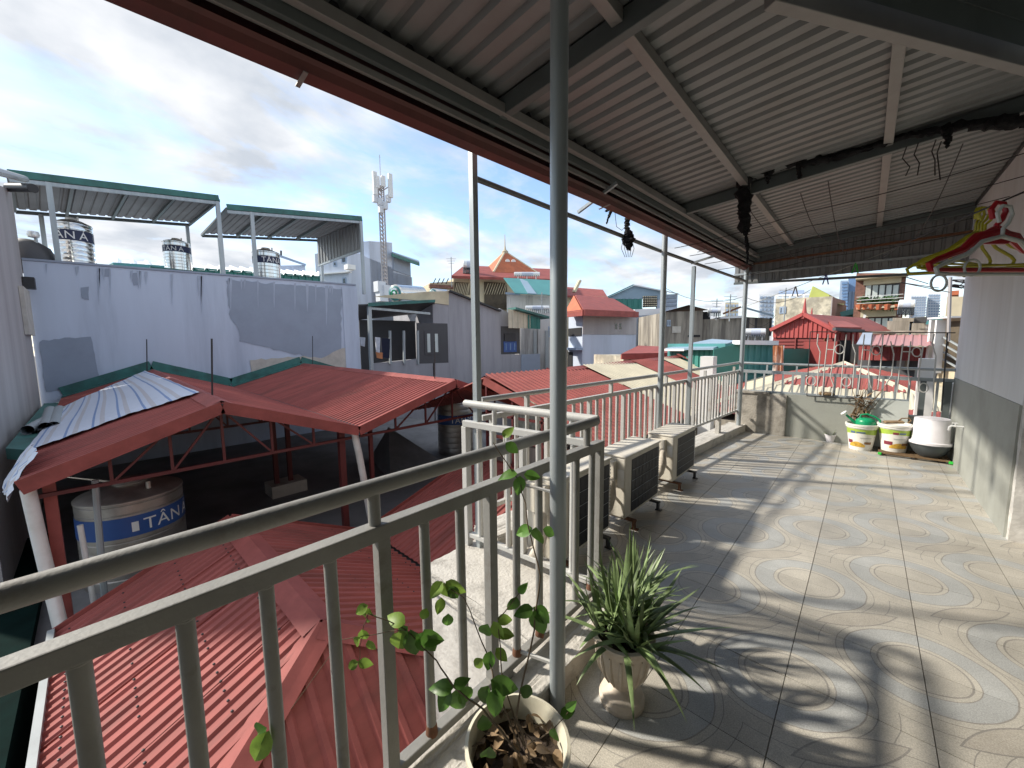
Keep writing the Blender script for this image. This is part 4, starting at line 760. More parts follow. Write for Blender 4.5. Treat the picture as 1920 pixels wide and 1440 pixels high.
f.box(977, 664, 1012, 724, 'dark_side', 'patch_grey', HG, .03, .01)
f.box(840, 543, 937, 548, 'coping', 'house_dark', HG, .2, -.05) if False else MB().bar(f.p(840, 545, .02), f.p(937, 583, .02), .35, .08).build('coping', 'dark_metal', HG)
t = thing('porch_canopy', 'dark porch canopy with green edge beside the grey house', 'canopy', f.p(700, 600)); poly3([f.p(672, 573, .6), f.p(815, 566, .6), f.p(815, 585, -2.5), f.p(672, 600, -2.5)], 'sheet', 'house_dark', t, .05); f.slab([(690, 568), (815, 562), (815, 567), (690, 575)], 'edge', 'flash_green', t, .08, .6); MB().bar(f.p(693, 578, .5), f.p(806, 588, .3), .10, .10).build('beam', 'post_steel', t); MB().bar(f.p(692, 572, .5), f.p(697, 700, .5), .14, .14).build('post', 'post_steel', t)
for k, (x0, y0, x1, y1, m, lb) in enumerate(((703, 632, 712, 662, 'cloth_white', 'white shirt drying in the loggia of the grey house'), (714, 634, 730, 672, 'cloth_navy', 'dark trousers drying in the loggia of the grey house'), (704, 660, 717, 673, 'cloth_orange', 'small orange cloth drying below the white shirt'), (674, 632, 684, 650, 'cloth_white', 'white towel hanging between blue wall and grey house'))):
    q = f.slab([(x0, y0), (x1, y0+1), (x1-1, y1), (x0+2, y1-2)], 'hanging_laundry', m, None, .12, .1); tag(q, lb, 'laundry')
for x in (731, 757, 783): tag(MB().bar(f.p(x, 620, .05), f.p(x+1, 683, .05), .09, .09).build('loggia_post', 'pipe_grey'), {731: 'left', 757: 'middle', 783: 'right'}[x]+' thin grey bar in the dark loggia of the grey house', 'post', 'bars in the loggia')
# big steel drums on its roof
for x0, x1, y0, y1, lb in ((731, 795, 534, 566, 'large horizontal steel drum with green ring on the grey house roof'), (802, 845, 541, 559, 'smaller pale steel drum behind the large one on the roof')):
    c0, c1 = PR(x0+10, (y0+y1)/2, 22), PR(x1-6, (y0+y1)/2+2, 24); R = (PR(x0, y0, 22)[2]-PR(x0, y1, 22)[2])*.52; L = np.linalg.norm(c1-c0); t = thing('water_drum', lb, 'tank', (c0+c1)/2-V3(0, 0, R)); ax_ = unit(c1-c0)
    MB().lathe([(0, -.12), (R*.5, -.1), (R*.85, -.02), (R, .05), (R, L-.05), (R*.85, L), (0, L+.1)], c0, 28, axis=ax_).build('shell', 'stainless', t); MB().lathe([(R*.62, -.085), (R*.86, -.03)], c0, 28, axis=ax_).build('green_ring', 'teal_sheet', t); MB().lathe([(R*.25, -.13), (R*.42, -.12)], c0, 28, axis=ax_).build('swirl', 'green_plastic', t)
    for q in (c0+(c1-c0)*.25, c0+(c1-c0)*.75): MB().box(q[0]-.4, q[0]+.4, q[1]-.4, q[1]+.4, q[2]-R-.5, q[2]-R*.8).build('cradle', 'post_steel', t)
# green shed, pale roofs behind the blue building
f = Fac(212, 23, 600, 26); t = thing('green_shed', 'dark green corrugated shed on a roof behind the water tanks', 'shed', f.A)
f.block(4, 492, 517, 'wall', 'green_sheet', t, z0=2.5); f.corr([(212, 495), (598, 517), (598, 528), (212, 510)], 'wall_sheet', 'green_sheet', t, pitch=.4, h=.08, off=.1)
sheet3([f.p(212, 497, .3), f.p(598, 519, .3), f.p(598, 512, -3), f.p(212, 470, -3)], f.p(212, 470, -3)-f.p(212, 497, .3), pitch=.5, h=.10).build('roof_sheet', 'steel_white', t, recalc=False); MB().bar(f.p(212, 497, .4), f.p(330, 504, .4), .1, .2).build('gutter', 'teal_sheet', t)
f = Fac(520, 40, 572, 41); t = thing('pale_house', 'far pale gabled house top behind the lettered tank', 'house', f.A); f.block(6, 498, 497, 'wall', 'house_blue', t); poly3([f.p(518, 480, .3), f.p(573, 499, .3), f.p(573, 499, -6), f.p(518, 480, -6)], 'roof', 'tower_grey', t, .2); MB().tube([f.p(527, 482, -1), f.p(527, 470, -1)], .08, 6).build('finial', 'dark_metal', t)
# pale blue building and mast
f = Fac(600, 34, 660, 32); f2 = Fac(660, 32, 775, 40); PB_ = thing('blue_house', 'pale blue plastered house behind the telecom mast', 'house', f.A)
MB().tower([f.A, f.B, f2.B, f.A+(f2.B-f.B)], -9.4, [f.p(600, 475)[2], f.p(660, 466)[2], f2.p(735, 505)[2], f.p(600, 475)[2]]).build('wall', 'house_blue', PB_)
f2.block(4, 452, 455, 'stair_head', 'house_blue', PB_, 692, 735); f2.block(6, 510, 520, 'wall', 'house_blue', PB_, 735, 773); f2.box(736, 480, 768, 512, 'dark_wall', 'patch_grey', PB_, .1, .0); poly3([f2.p(735, 476, .5), f2.p(786, 494, .8), f2.p(784, 490, -5), f2.p(735, 474, -5)], 'roof', 'teal_pale', PB_, .15); MB().bar(f2.p(735, 478, .6), f2.p(786, 496, .9), .1, .25).build('roof_edge', 'flash_green', PB_)
for x0, y0, x1, y1 in ((640, 478, 650, 494), (642, 520, 650, 535), (625, 490, 632, 500)): f.window(x0, y0, x1, y1, PB_, 'glass_dark', 'tower_grey', .1)
f.box(600, 512, 660, 514, 'ledge', 'white', PB_, .3, 0); MB().box(*sum(([c-.3, c+.3] for c in f.p(656, 502, .3)[:2]), []), f.p(656, 506, .3)[2], f.p(656, 497, .3)[2]).build('wall_unit', 'white', PB_)
MS = thing('telecom_mast', 'tall lattice telecom mast with white panel antennas against the sky', 'mast', PR(718, 568, 29)); b0, t0 = PR(720, 568, 29), PR(714, 345, 29); b0[0], b0[1] = t0[0], t0[1]
R = .20
for k in range(3): a = 2*math.pi*k/3+.5; o_ = V3(R*math.cos(a), R*math.sin(a), 0); MB().tube([b0+o_, t0+o_], .055, 6).build('leg', 'concrete_bld', MS)
lt = MB(); nseg = 30
for i in range(nseg):
    for k in range(3):
        a, a2 = 2*math.pi*k/3+.5, 2*math.pi*(k+1)/3+.5; p_, q_ = b0+(t0-b0)*i/nseg+V3(R*math.cos(a), R*math.sin(a), 0), b0+(t0-b0)*(i+1)/nseg+V3(R*math.cos(a2), R*math.sin(a2), 0); lt.bar(p_, q_, .04, .04)
stuff(lt.build('lattice', 'concrete_bld', MS)); MB().tube([t0, t0+V3(0, 0, 1.9)], .03, 6).build('spike', 'tower_white', MS)
for x, y0, y1, dx in ((702, 322, 365, 0), (707, 330, 352, 4), (731, 326, 370, 0), (718, 330, 350, 5)): a_, b2 = PR(x, y0, 28.7), PR(x+dx*.3, y1, 28.7); b2[0], b2[1] = a_[0], a_[1]; MB().bar(a_, b2, .28, .16).build('panel_antenna', 'white', MS); MB().bar((a_+b2)/2, (t0+V3(0, 0, -.5)), .05, .05).build('bracket', 'concrete_bld', MS)
for x, y in ((703, 372), (712, 378), (728, 372), (722, 385), (714, 392)): q = PR(x, y, 28.8); MB().box(q[0]-.14, q[0]+.14, q[1]-.14, q[1]+.14, q[2]-.25, q[2]+.2).build('radio_box', 'tower_white', MS)
for x, y in ((712, 538), (716, 556), (724, 545)): q = PR(x, y, 28.8); MB().box(q[0]-.3, q[0]+.3, q[1]-.3, q[1]+.3, q[2]-.35, q[2]+.35).build('cabinet', 'tower_white', MS)
# house with orange pyramid roof
f = Fac(850, 30, 1040, 34); TH = thing('temple_house', 'old house with orange tiled pyramid roof and lattice balcony', 'house', f.A)
f.block(8, 522, 524, 'wall', 'cream_wall', TH); f.box(852, 530, 880, 552, 'lattice', 'lattice_dark', TH, .1, 0); f.box(908, 530, 950, 580, 'lattice', 'lattice_dark', TH, .1, 0)
for x0, x1 in ((852, 880), (908, 950)):
    for k in range(9): a_ = x0+(x1-x0)*k/9; MB().bar(f.p(a_, 552, .15), f.p(min(x1, a_+(x1-x0)/9*1.6), 531, .15), .06, .04).build('lattice_bar', 'cream_wall', TH)
f.block(6, 530, 528, 'wing', 'cream_wall', TH, 806, 850); f.box(804, 535, 848, 541, 'wing_ledge', 'brick_brown', TH, .3, 0)
for x in (812, 820, 828, 836): MB().bar(f.p(x, 532, 0), f.p(x+5, 522, 0), .06, .06).build('spike', 'dark_metal', TH)
poly3([f.p(846, 522, 1), f.p(1042, 528, 1), f.p(1030, 508, -4), f.p(870, 502, -4)], 'lower_roof', 'red_roof', TH, .2)
c = [f.p(925, 513, -1.0), f.p(1008, 514, -1.0)]; w_ = np.linalg.norm(c[1]-c[0]); c += [c[1]-f.n*w_, c[0]-f.n*w_]; apx = sum(c)/4; apx[2] = PR(964, 474, np.linalg.norm(apx[:2]))[2]
for k in range(4): poly3([c[k], c[(k+1) % 4], apx], 'pyramid_roof', 'terracotta', TH, .12)
for k in range(4): MB().tube([c[k]+V3(0, 0, .1), apx+V3(0, 0, .1)], .10, 6).build('hip_tiles', 'cream_wall', TH)
MB().lathe([(.25, -.2), (.3, .1), (.1, .3), (.05, .6), (.02, 1.6), (0, 1.6)], apx, 10).build('finial', 'cream_wall', TH)
for sx in (.35, .65): q = c[0]+(c[1]-c[0])*sx; q = q+(apx-q)*.55+f.n*.12; MB().lathe([(0, 0), (.22, 0), (.22, .06), (0, .06)], q, 10, axis=f.n).build('roof_vent', 'white', TH)
solar(868, 893, 488, 506, 31, 'round end of a solar heater drum on the lower red roof'); solar(964, 1012, 510, 518, 30, 'long solar heater above the green awning')
f = Fac(948, 27, 1042, 27); t = thing('green_awning', 'faded teal sloping awning in front of the temple house', 'awning', f.A); poly3([f.p(966, 551, 1.5), f.p(1042, 555, 1.5), f.p(1042, 527, -1), f.p(944, 522, -1)], 'sheet', 'teal_pale', t, .05).data.materials[0] = MT['teal_sheet']; poly3([f.p(990, 551, 1.56), f.p(1006, 552, 1.56), f.p(986, 525, -.94), f.p(974, 524, -.94)], 'pale_strip', 'teal_pale', t, .05)
t = thing('rooftop_room', 'weathered pale rooftop room below the teal awning', 'house', f.A); f.block(5, 551, 556, 'wall', 'stained_white', t, 950, 1042); MB().bar(f.p(948, 550, .1), f.p(975, 552, .1), .3, .12).build('coping', 'tower_grey', t)
f = Fac(975, 23.5, 1062, 24); t = thing('stained_house', 'white house wall with heavy dark water stains', 'house', f.A); f.block(5, 588, 584, 'wall', 'stained_white', t); f.box(1008, 595, 1012, 690, 'corner', 'stained_white', t, .1, .0)
for x0 in (1000, 1022, 1043): f.box(x0, 620, x0+6, 690, 'stain_pipe', 'pipe_grey', t, .1, .02)
c0 = PR(1005, 578, 23); solar(985, 1030, 573, 582, 24, 'low white solar heater above the stained house')
# red roofed blue house
f = Fac(1066, 22, 1092, 20.5); f2 = Fac(1092, 20.5, 1192, 23); t = thing('red_roof_house', 'pale blue house with red hip roof and grey patched upper wall', 'house', f.A)
MB().tower([f.A, f.B, f2.B, f.A+(f2.B-f.B)], -9.4, [f.p(1066, 592)[2]]*1+[f.p(1092, 588)[2], f2.p(1192, 590)[2], f.p(1066, 592)[2]]).build('wall', 'house_blue', t)
f2.box(1092, 590, 1192, 627, 'patched_upper_wall', 'concrete_bld', t, .05, .0); f.box(1067, 615, 1091, 630, 'opening', 'black', t, .05, .0); f.box(1066, 652, 1093, 656, 'ledge', 'tower_grey', t, .4, 0); f.box(1066, 660, 1074, 690, 'opening', 'black', t, .05, 0)
A, B, Cc = f.p(1060, 590, .5), f.p(1094, 586, .7), f2.p(1196, 590, .5); rg = [PR(1078, 556, 23), PR(1150, 563, 25)]
poly3([B, Cc, rg[1], rg[0]], 'roof', 'terracotta', t, .1).data.materials[0] = MT['red_trim']; poly3([A, B, rg[0]], 'roof', 'terracotta', t, .1); MB().bar(A, B, .12, .3).build('fascia', 'red_trim', t); MB().bar(B, Cc, .12, .3).build('fascia', 'red_trim', t)
f = Fac(1040, 34, 1140, 36); t = thing('far_red_roof', 'far low red roof with cream gable tip behind the thick post', 'house', f.A); f.block(5, 552, 556, 'wall', 'cream_wall', t); poly3([f.p(1036, 556, .5), f.p(1140, 562, .5), f.p(1130, 546, -4), f.p(1050, 540, -4)], 'roof', 'red_roof', t, .15); MB().bar(f.p(1076, 548, .3), f.p(1087, 526, .3), .5, .2).build('gable_tip', 'cream_wall', t)
# teal gable shed and blocks
f = Fac(1135, 38, 1272, 38); t = thing('teal_shed', 'big teal corrugated shed with shallow gable roof', 'shed', f.A); f.block(6, 578, 578, 'wall', 'green_sheet', t, 1136, 1205); f.slab([(1133, 561), (1188, 536), (1250, 545), (1250, 561)], 'gable', 'teal_pale', t, .1, .0); f.corr([(1136, 560), (1204, 560), (1204, 580), (1136, 580)], 'wall_sheet', 'green_sheet', t, off=.1, pitch=.5)
poly3([f.p(1186, 535, .4), f.p(1272, 552, .4), f.p(1272, 552, -6), f.p(1186, 535, -6)], 'roof', 'tower_white', t, .1); poly3([f.p(1130, 562, .4), f.p(1188, 535, .4), f.p(1188, 535, -6), f.p(1130, 562, -6)], 'roof', 'teal_sheet', t, .1)
f.box(1205, 555, 1232, 576, 'block_screen', 'black', t, .1, .0)
for i in range(7):
    for j in range(5): f.box(1205.4+3.9*i, 555.4+4.2*j, 1208.0+3.9*i, 557.6+4.2*j, 'vent_block', 'cream_wall', t, .12, .05)
f.box(1232, 552, 1270, 585, 'loft', 'house_blue', t, 3, -3); 
for k in range(3): f.box(1242, 556+7*k, 1269, 560+7*k, 'louvre', 'patch_grey', t, .1, .02)
f = Fac(1190, 29, 1247, 30); t = thing('grey_house', 'plain blue grey house wall with a tiny twin window', 'house', f.A); f.block(6, 592, 590, 'wall', 'patch_grey', t); f.block(7, 580, 578, 'roof_slab', 'tower_white', t, z0=f.p(1200, 592)[2]); f.window(1210, 621, 1231, 631, t, 'glass_dark', 'white', .12, 2); f.box(1236, 585, 1239, 655, 'drain_pipe', 'white', t, .12, .02); f.box(1242, 585, 1245, 655, 'drain_pipe', 'white', t, .12, .02)
f = Fac(1243, 25, 1316, 26); t = thing('old_concrete_house', 'crumbling brown concrete house with rusty sheet roof', 'house', f.A)
MB().tower([f.A, f.B, f.B-f.n*6, f.A-f.n*6], -9.4, [f.p(1243, 586)[2], f.p(1316, 582)[2], f.p(1316, 576)[2], f.p(1243, 586)[2]]).build('wall', 'old_concrete', t); poly3([f.p(1240, 586, .3), f.p(1290, 572, .3), f.p(1330, 582, .3), f.p(1330, 582, -6), f.p(1290, 572, -6), f.p(1240, 586, -6)], 'roof', 'rust', t, .1); f.box(1260, 612, 1276, 624, 'bricked_window', 'render_raw', t, .05, 0); f.box(1290, 628, 1312, 632, 'broken_slot', 'black', t, .05, 0)
f = Fac(1314, 26.5, 1392, 27); t = thing('garden_wall', 'tall stained concrete wall below the white drum', 'wall', f.A); f.block(3, 599, 596, 'wall', 'old_concrete', t); f.box(1316, 580, 1345, 600, 'dark_void', 'black', t, .1, -2); MB().bar(f.p(1350, 596, .1), f.p(1392, 594, .1), .3, .12).build('coping', 'tower_white', t)
solar(1327, 1352, 577, 587, 25, 'white solar heater drum above the stained concrete wall'); 
f = Fac(1358, 30, 1450, 31); t = thing('green_roof_shed', 'brown shed with pale green gable roof beyond the corner post', 'shed', f.A); f.block(5, 592, 597, 'wall', 'old_concrete', t, 1362, 1445); poly3([f.p(1356, 590, .8), f.p(1390, 577, .8), f.p(1390, 577, -5), f.p(1356, 590, -5)], 'roof', 'rust', t, .12); poly3([f.p(1390, 577, .8), f.p(1450, 594, .8), f.p(1450, 594, -5), f.p(1390, 577, -5)], 'roof', 'green_sheet', t, .12).data.materials[0] = MT['teal_pale']
for x in (1400, 1415, 1442): f.box(x, 596, x+4, 630, 'opening', 'house_dark', t, .05, .01)
solar(1397, 1436, 616, 630, 20, 'solar heater with dark figures on its drum left of the red house'); 
f = Fac(1395, 20, 1450, 20); t = thing('heater_base', 'flat roofed pale block under the solar heater left of the red house', 'house', f.A); f.block(4, 640, 640, 'wall', 'tower_white', t)
# teal shed in the middle distance
f = Fac(1255, 14.5, 1360, 12.5); f2 = Fac(1360, 12.5, 1452, 13.5); t = thing('teal_shed', 'teal and dark green corrugated shed with pale blue roof near the corner post', 'shed', f.A)
f.block(3, 657, 656, 'wall', 'green_sheet', t); f.corr([(1255, 656), (1337, 656), (1337, 700), (1255, 700)], 'wall_sheet', 'green_sheet', t, pitch=.22); f2.block(3, 644, 646, 'wall', 'teal_sheet', t); f2.corr([(1395, 645), (1450, 647), (1450, 702), (1395, 700)], 'wall_sheet', 'teal_sheet', t, pitch=.2); f2.slab([(1337, 655), (1378, 645), (1396, 645), (1396, 700), (1337, 700)], 'dark_wall', 'green_sheet', t, .03, .03)
poly3([f.p(1248, 656, .2), f.p(1338, 656, .3), PR(1380, 642, 14.8), PR(1335, 638, 18)], 'roof', 'teal_pale', t, .06); MB().bar(f.p(1246, 656, .2), f.p(1285, 656, .2), .1, .07).build('gutter', 'white', t); MB().bar(f2.p(1380, 642, .1), f2.p(1452, 643, .1), .3, .12).build('gutter', 'tower_white', t)
f = Fac(1447, 12.8, 1470, 12.8); t = thing('rusty_panel', 'white corrugated panel with orange rust streaks', 'panel', f.A); f.corr([(1449, 648), (1469, 648), (1469, 700), (1449, 700)], 'sheet', 'rusty_panel', t, pitch=.12, h=.04); f.box(1449, 648, 1469, 702, 'frame', 'tower_white', t, .04, -.06)
f = Fac(1169, 15.5, 1260, 16.5); t = thing('brick_hut', 'small brick hut with red roof beyond the long railing', 'house', f.A); f.block(3, 668, 668, 'wall', 'brick_brown', t).data.materials[0] = MT['stone_wall']; poly3([f.p(1165, 668, .5), f.p(1262, 666, .5), PR(1240, 654, 18), PR(1197, 652, 18)], 'roof', 'red_trim', t, .1); MB().bar(f.p(1165, 669, .5), f.p(1262, 667, .5), .1, .18).build('fascia', 'red_trim', t)
f = Fac(1010, 15, 1060, 15.5); t = thing('small_red_gable', 'small red gable tip left of the thick post above the long railing', 'roof', f.A); f.block(3, 712, 712, 'wall', 'stone_wall', t); poly3([f.p(1008, 712, .3), f.p(1030, 692, .3), f.p(1030, 692, -4), f.p(1008, 712, -4)], 'roof', 'red_trim', t, .1); poly3([f.p(1030, 692, .3), f.p(1100, 712, .3), f.p(1100, 712, -4), f.p(1030, 692, -4)], 'roof', 'red_roof', t, .1)
# red house beyond the far railing
f = Fac(1450, 15.2, 1566, 14.6); t = thing('red_house', 'bright red corrugated house with gable and spire tips', 'house', f.A); zt = f.p(1508, 592)[2]
f.block(4, 632, 634, 'wall', 'red_dark', t); f.corr([(1450, 616), (1508, 591), (1566, 621), (1566, 634), (1450, 633)], 'gable_sheet', 'red_wall', t, off=.06, pitch=.12, h=.025); f.slab([(1450, 616), (1508, 591), (1566, 621), (1566, 634), (1450, 633)], 'gable_backing', 'red_wall', t, .03, 0)
for k in range(9): f.box(1450, 636+6.2*k, 1562, 640.2+6.2*k, 'cladding_board', 'red_dark', t, .03, .01)
f.box(1491, 634, 1493, 690, 'seam_post', 'red_dark', t, .05, .03); f.box(1545, 634, 1547, 690, 'seam_post', 'rust', t, .05, .03)
MB().bar(f.p(1446, 619, .12), f.p(1508, 589, .12), .2, .10).build('verge', 'red_wall', t); MB().bar(f.p(1508, 589, .12), f.p(1572, 622, .12), .2, .10).build('verge', 'red_wall', t)
a, b2, c_ = f.p(1508, 591, .1), f.p(1450, 617, .1), f.p(1568, 622, .1); poly3([a, c_, c_-f.n*5, a-f.n*5], 'roof', 'red_trim', t, .05); poly3([a, b2, b2-f.n*5, a-f.n*5], 'roof', 'red_trim', t, .05)
MB().lathe([(.10, -.1), (.05, .15), (.01, .5), (0, .5)], a, 8).build('spire', 'red_wall', t); MB().lathe([(.08, -.1), (.04, .1), (.01, .4), (0, .4)], PR(1521, 600, 16.5), 8).build('spire', 'red_wall', t)
f = Fac(1568, 14, 1612, 14.5); t = thing('red_annex', 'lower red hip roof annex right of the red house', 'house', f.A); f.corr([(1568, 622), (1611, 622), (1611, 640), (1568, 638)], 'wall_sheet', 'red_wall', t, pitch=.16); poly3([f.p(1564, 617, .3), f.p(1615, 618, .3), PR(1585, 606, 16.5), PR(1545, 599, 16.5)], 'roof', 'red_trim', t, .06); MB().bar(f.p(1564, 617, .35), f.p(1618, 621, .35), .1, .08).build('gutter', 'house_dark', t); f.block(3, 640, 640, 'wall', 'red_dark', t, 1570, 1608); f.box(1572, 638, 1590, 680, 'opening', 'black', t, .05, .02); f.box(1592, 645, 1606, 680, 'grey_wall', 'old_concrete', t, .05, .02)
# stone tower house, green roof
f = Fac(1450, 30, 1555, 29); f2 = Fac(1555, 29, 1582, 33); t = thing('stone_house', 'tall pale rubble stone house with olive roof shed on top', 'house', f.A); MB().tower([f.A, f.B, f2.B, f.A+(f2.B-f.B)], -9.4, [f.p(1450, 561)[2], f.p(1555, 556)[2], f.p(1555, 556)[2]-.3, f.p(1450, 561)[2]]).build('wall', 'stone_wall', t)
f2.box(1556, 560, 1581, 640, 'bare_side', 'concrete_bld', t, .05, .0); poly3([f.p(1519, 560, -1), f.p(1526, 537, -1), PR(1583, 567, 33), PR(1583, 572, 30)], 'roof_shed', 'olive_sheet', t, .1); f.slab([(1518, 560), (1526, 537), (1556, 553), (1556, 560)], 'shed_gable', 'olive_sheet', t, .1, -1.0)
for x in range(1455, 1520, 13): MB().bar(f.p(x, 561, -.3), f.p(x, 553, -.3), .08, .08).build('roof_post', 'white', t)
MB().bar(f.p(1455, 554, -.3), f.p(1518, 552, -.3), .08, .08).build('roof_rail', 'white', t); poly3([f.p(1460, 556, -.8), f.p(1508, 553, -.8), f.p(1508, 546, -3), f.p(1460, 548, -3)], 'roof_panel', 'glass_blue', t, .08); f.window(1520, 590, 1542, 598, t, 'glass_dark', 'white', .15)
def tower_block(x0, x1, y0, r, label, m, mw, cols, rows, depth=14, ybot=620):
    f = Fac(x0, r, x1, r); t = thing('tower_block', label, 'tower', f.A, 'far high rises'); f.block(depth, y0, y0, 'wall', m, t); mb = MB(); s_ = max(1, r/200)
    for j in range(rows):
        for i in range(cols):
            a_, b2 = x0+(x1-x0)*(i+.18)/cols, x0+(x1-x0)*(i+.82)/cols; c_, d_ = y0+2+(ybot-y0)*(j+.25)/rows, y0+2+(ybot-y0)*(j+.8)/rows; p_, q_ = f.p(a_, c_), f.p(b2, d_)
            mb.obox((p_+q_)/2+f.n*.05, f.t, f.n, (0, 0, 1), abs(np.dot(q_-p_, f.t)), .5, abs(p_[2]-q_[2]))
    stuff(mb.build('windows', mw, t)); return t
tower_block(1576, 1592, 526, 200, 'far grey glass high rise left of the brown house', 'tower_grey', 'glass_blue', 1, 16); tower_block(1591, 1610, 520, 210, 'far blue glass high rise touching the brown house', 'glass_blue', 'tower_grey', 4, 1)
tower_block(1708, 1738, 553, 220, 'far white apartment tower right of the brown house', 'tower_white', 'tower_grey', 6, 14); tower_block(1740, 1764, 549, 230, 'far white apartment tower next to the concrete pillar house', 'tower_white', 'tower_grey', 5, 14); tower_block(1424, 1452, 552, 110, 'far white apartment tower behind the rubble stone house', 'tower_white', 'tower_grey', 4, 9); tower_block(1360, 1385, 567, 120, 'far cream apartment block left of the corner post', 'cream_wall', 'tower_grey', 4, 4, ybot=600)
# brown house with balconies
f = Fac(1606, 27, 1702, 27); t = thing('brown_house', 'brown brick house with curtained windows and flowering balcony', 'house', f.A); f.block(8, 512, 512, 'wall', 'brick_brown', t, 1606, 1700); f.box(1620, 516, 1690, 533, 'band', 'cream_wall', t, .2, 0)
for x0, y0, x1, y1 in ((1622, 534, 1686, 562), (1615, 596, 1678, 622)):
    o = f.box(x0, y0, x1, y1, 'window', 'house_dark', t, .05, .0)
    for k in range(5): a_ = x0+(x1-x0)*(k+.08)/5; f.box(a_, y0+1, a_+(x1-x0)*.15, y1-1, 'curtain', 'curtain', o, .04, .06)
f.box(1606, 520, 1702, 523, 'cornice', 'cream_wall', t, .8, 0); f.box(1608, 576, 1690, 580, 'balcony_slab', 'cream_wall', t, 1.0, 0); f.box(1614, 580, 1680, 594, 'band', 'cream_wall', t, .25, 0); f.box(1606, 640, 1680, 646, 'balcony_slab', 'cream_wall', t, 1.0, 0)
for k in range(3): f.box(1608, 557+6*k, 1692, 557.8+6*k, 'balcony_rail', 'white', t, .05, .95)
BP = thing('balcony_plants', 'green and red potted flowers on the brown house balcony', 'plants', f.p(1650, 575, .9)); lf = MB(); rr2 = random.Random(2)
for k in range(420):
    q = f.p(rr2.uniform(1612, 1690), rr2.uniform(560, 576), .8); a = V3(*(rr2.gauss(0, .10) for _ in range(3))); b_3 = V3(*(rr2.gauss(0, .10) for _ in range(3))); lf.add([q, q+a, q+a+b_3], [(0, 1, 2)])
stuff(lf.build('foliage', 'foliage', BP, recalc=False))
for x in (1612, 1622, 1634, 1648, 1664, 1684): q = f.p(x, 573, .9); MB().lathe([(.12, -.2), (.17, .05), (0, .08)], q, 8).build('pot', 'terracotta', BP)
MB().bar(f.p(1612, 622, .5), f.p(1622, 590, .5), .1, .1).build('leaning_post', 'white', t)
f = Fac(1576, 30, 1608, 30); t = thing('teal_wall', 'teal sheet wall between stone house and brown house', 'wall', f.A); f.block(3, 590, 582, 'wall', 'green_sheet', t); MB().bar(f.p(1576, 590, .1), f.p(1608, 582, .1), .3, .3).build('edge', 'teal_sheet', t)
# concrete blocks with heater
f = Fac(1664, 19, 1750, 19); t = thing('concrete_block_house', 'bare concrete rooftop blocks under a solar heater', 'house', f.A); f.block(3, 602, 602, 'wall', 'old_concrete', t, 1664, 1706); f.block(2.5, 596, 596, 'upper_block', 'old_concrete', t, 1674, 1714, z0=f.p(1680, 604)[2]); f.block(3, 606, 606, 'wall', 'old_concrete', t, 1710, 1736); f.block(5, 608, 608, 'wall', 'concrete_bld', t, 1736, 1752); f.box(1706, 600, 1712, 626, 'gap', 'black', t, .05, -.2); f.box(1714, 594, 1738, 605, 'dark_junk', 'house_dark', t, .6, -.8)
solar(1684, 1716, 562, 580, 18.5, 'big solar heater on the concrete block right of the brown house')
f = Fac(1736, 26, 1800, 26); t = thing('teal_shed', 'teal roof slope far behind the concrete blocks', 'shed', f.A); f.block(3, 603, 592, 'wall', 'teal_sheet', t, 1736, 1770)
# mauve awning house
f = Fac(1610, 13.6, 1752, 13.2); t = thing('mauve_awning', 'mauve corrugated awning over a red panelled house front', 'awning', f.A); sheet3([f.p(1612, 647, .9), f.p(1750, 649, .9), f.p(1745, 628, -.3), f.p(1622, 624, -.3)], f.p(1622, 624, -.3)-f.p(1612, 647, .9), pitch=.14, h=.02).build('sheet', 'mauve_sheet', t, recalc=False); poly3([f.p(1606, 646, .92), f.p(1632, 647, .92), f.p(1636, 625, -.25), f.p(1618, 624, -.25)], 'grey_end', 'patch_grey', t, .02)
f.corr([(1610, 649), (1746, 651), (1746, 677), (1610, 675)], 'red_panel', 'red_dark', t, pitch=.16, h=.02, off=.2); f.block(3, 655, 655, 'dark_wall', 'house_dark', t); f.box(1608, 620, 1746, 624, 'ledge', 'old_concrete', t, .3, -.6); f.box(1690, 676, 1705, 690, 'grey_box', 'old_concrete', t, .2, .1)
# narrow house by the wall
f = Fac(1760, 13, 1812, 12.6); t = thing('pillar_house', 'narrow white pillared house squeezed beside the white wall', 'house', f.A); f.block(4, 596, 596, 'wall', 'cream_wall', t, 1768, 1812); f.box(1766, 594, 1812, 597, 'ledge', 'white', t, .3, 0); f.box(1776, 600, 1779, 700, 'pillar', 'white', t, .2, .1); f.box(1764, 600, 1768, 700, 'pillar', 'white', t, .2, .1); f.box(1781, 602, 1810, 690, 'dark_bay', 'lattice_dark', t, .05, .0)
for k in range(4): MB().bar(f.p(1769, 632+14*k, .15), f.p(1800, 650+14*k, .15), .03, .03).build('brace', 'pipe_grey', t)
f = Fac(1776, 17, 1812, 17); t = thing('ochre_block', 'pinkish concrete water tower block with orange top beside the white wall', 'house', f.A); f.block(3, 556, 556, 'wall', 'cream_wall', t); f.box(1777, 544, 1798, 552, 'orange_top', 'terracotta', t, .8, -1); 
f = Fac(1756, 40, 1770, 40); t = thing('antenna_pole', 'thin street pole with tangled cables above the pillar house', 'pole', PR(1780, 620, 12)); MB().tube([PR(1778, 640, 12), PR(1782, 520, 12)], .03, 6).build('pole', 'concrete_bld', t)
for k in range(9): q = PR(1770+rr2.uniform(0, 30), 524+rr2.uniform(0, 14), 12); MB().tube([q, q+V3(.2, .1, -.05), q+V3(.3, .05, .06), q+V3(.1, 0, .08)], .012, 5).build('cable_tangle', 'wire', t)

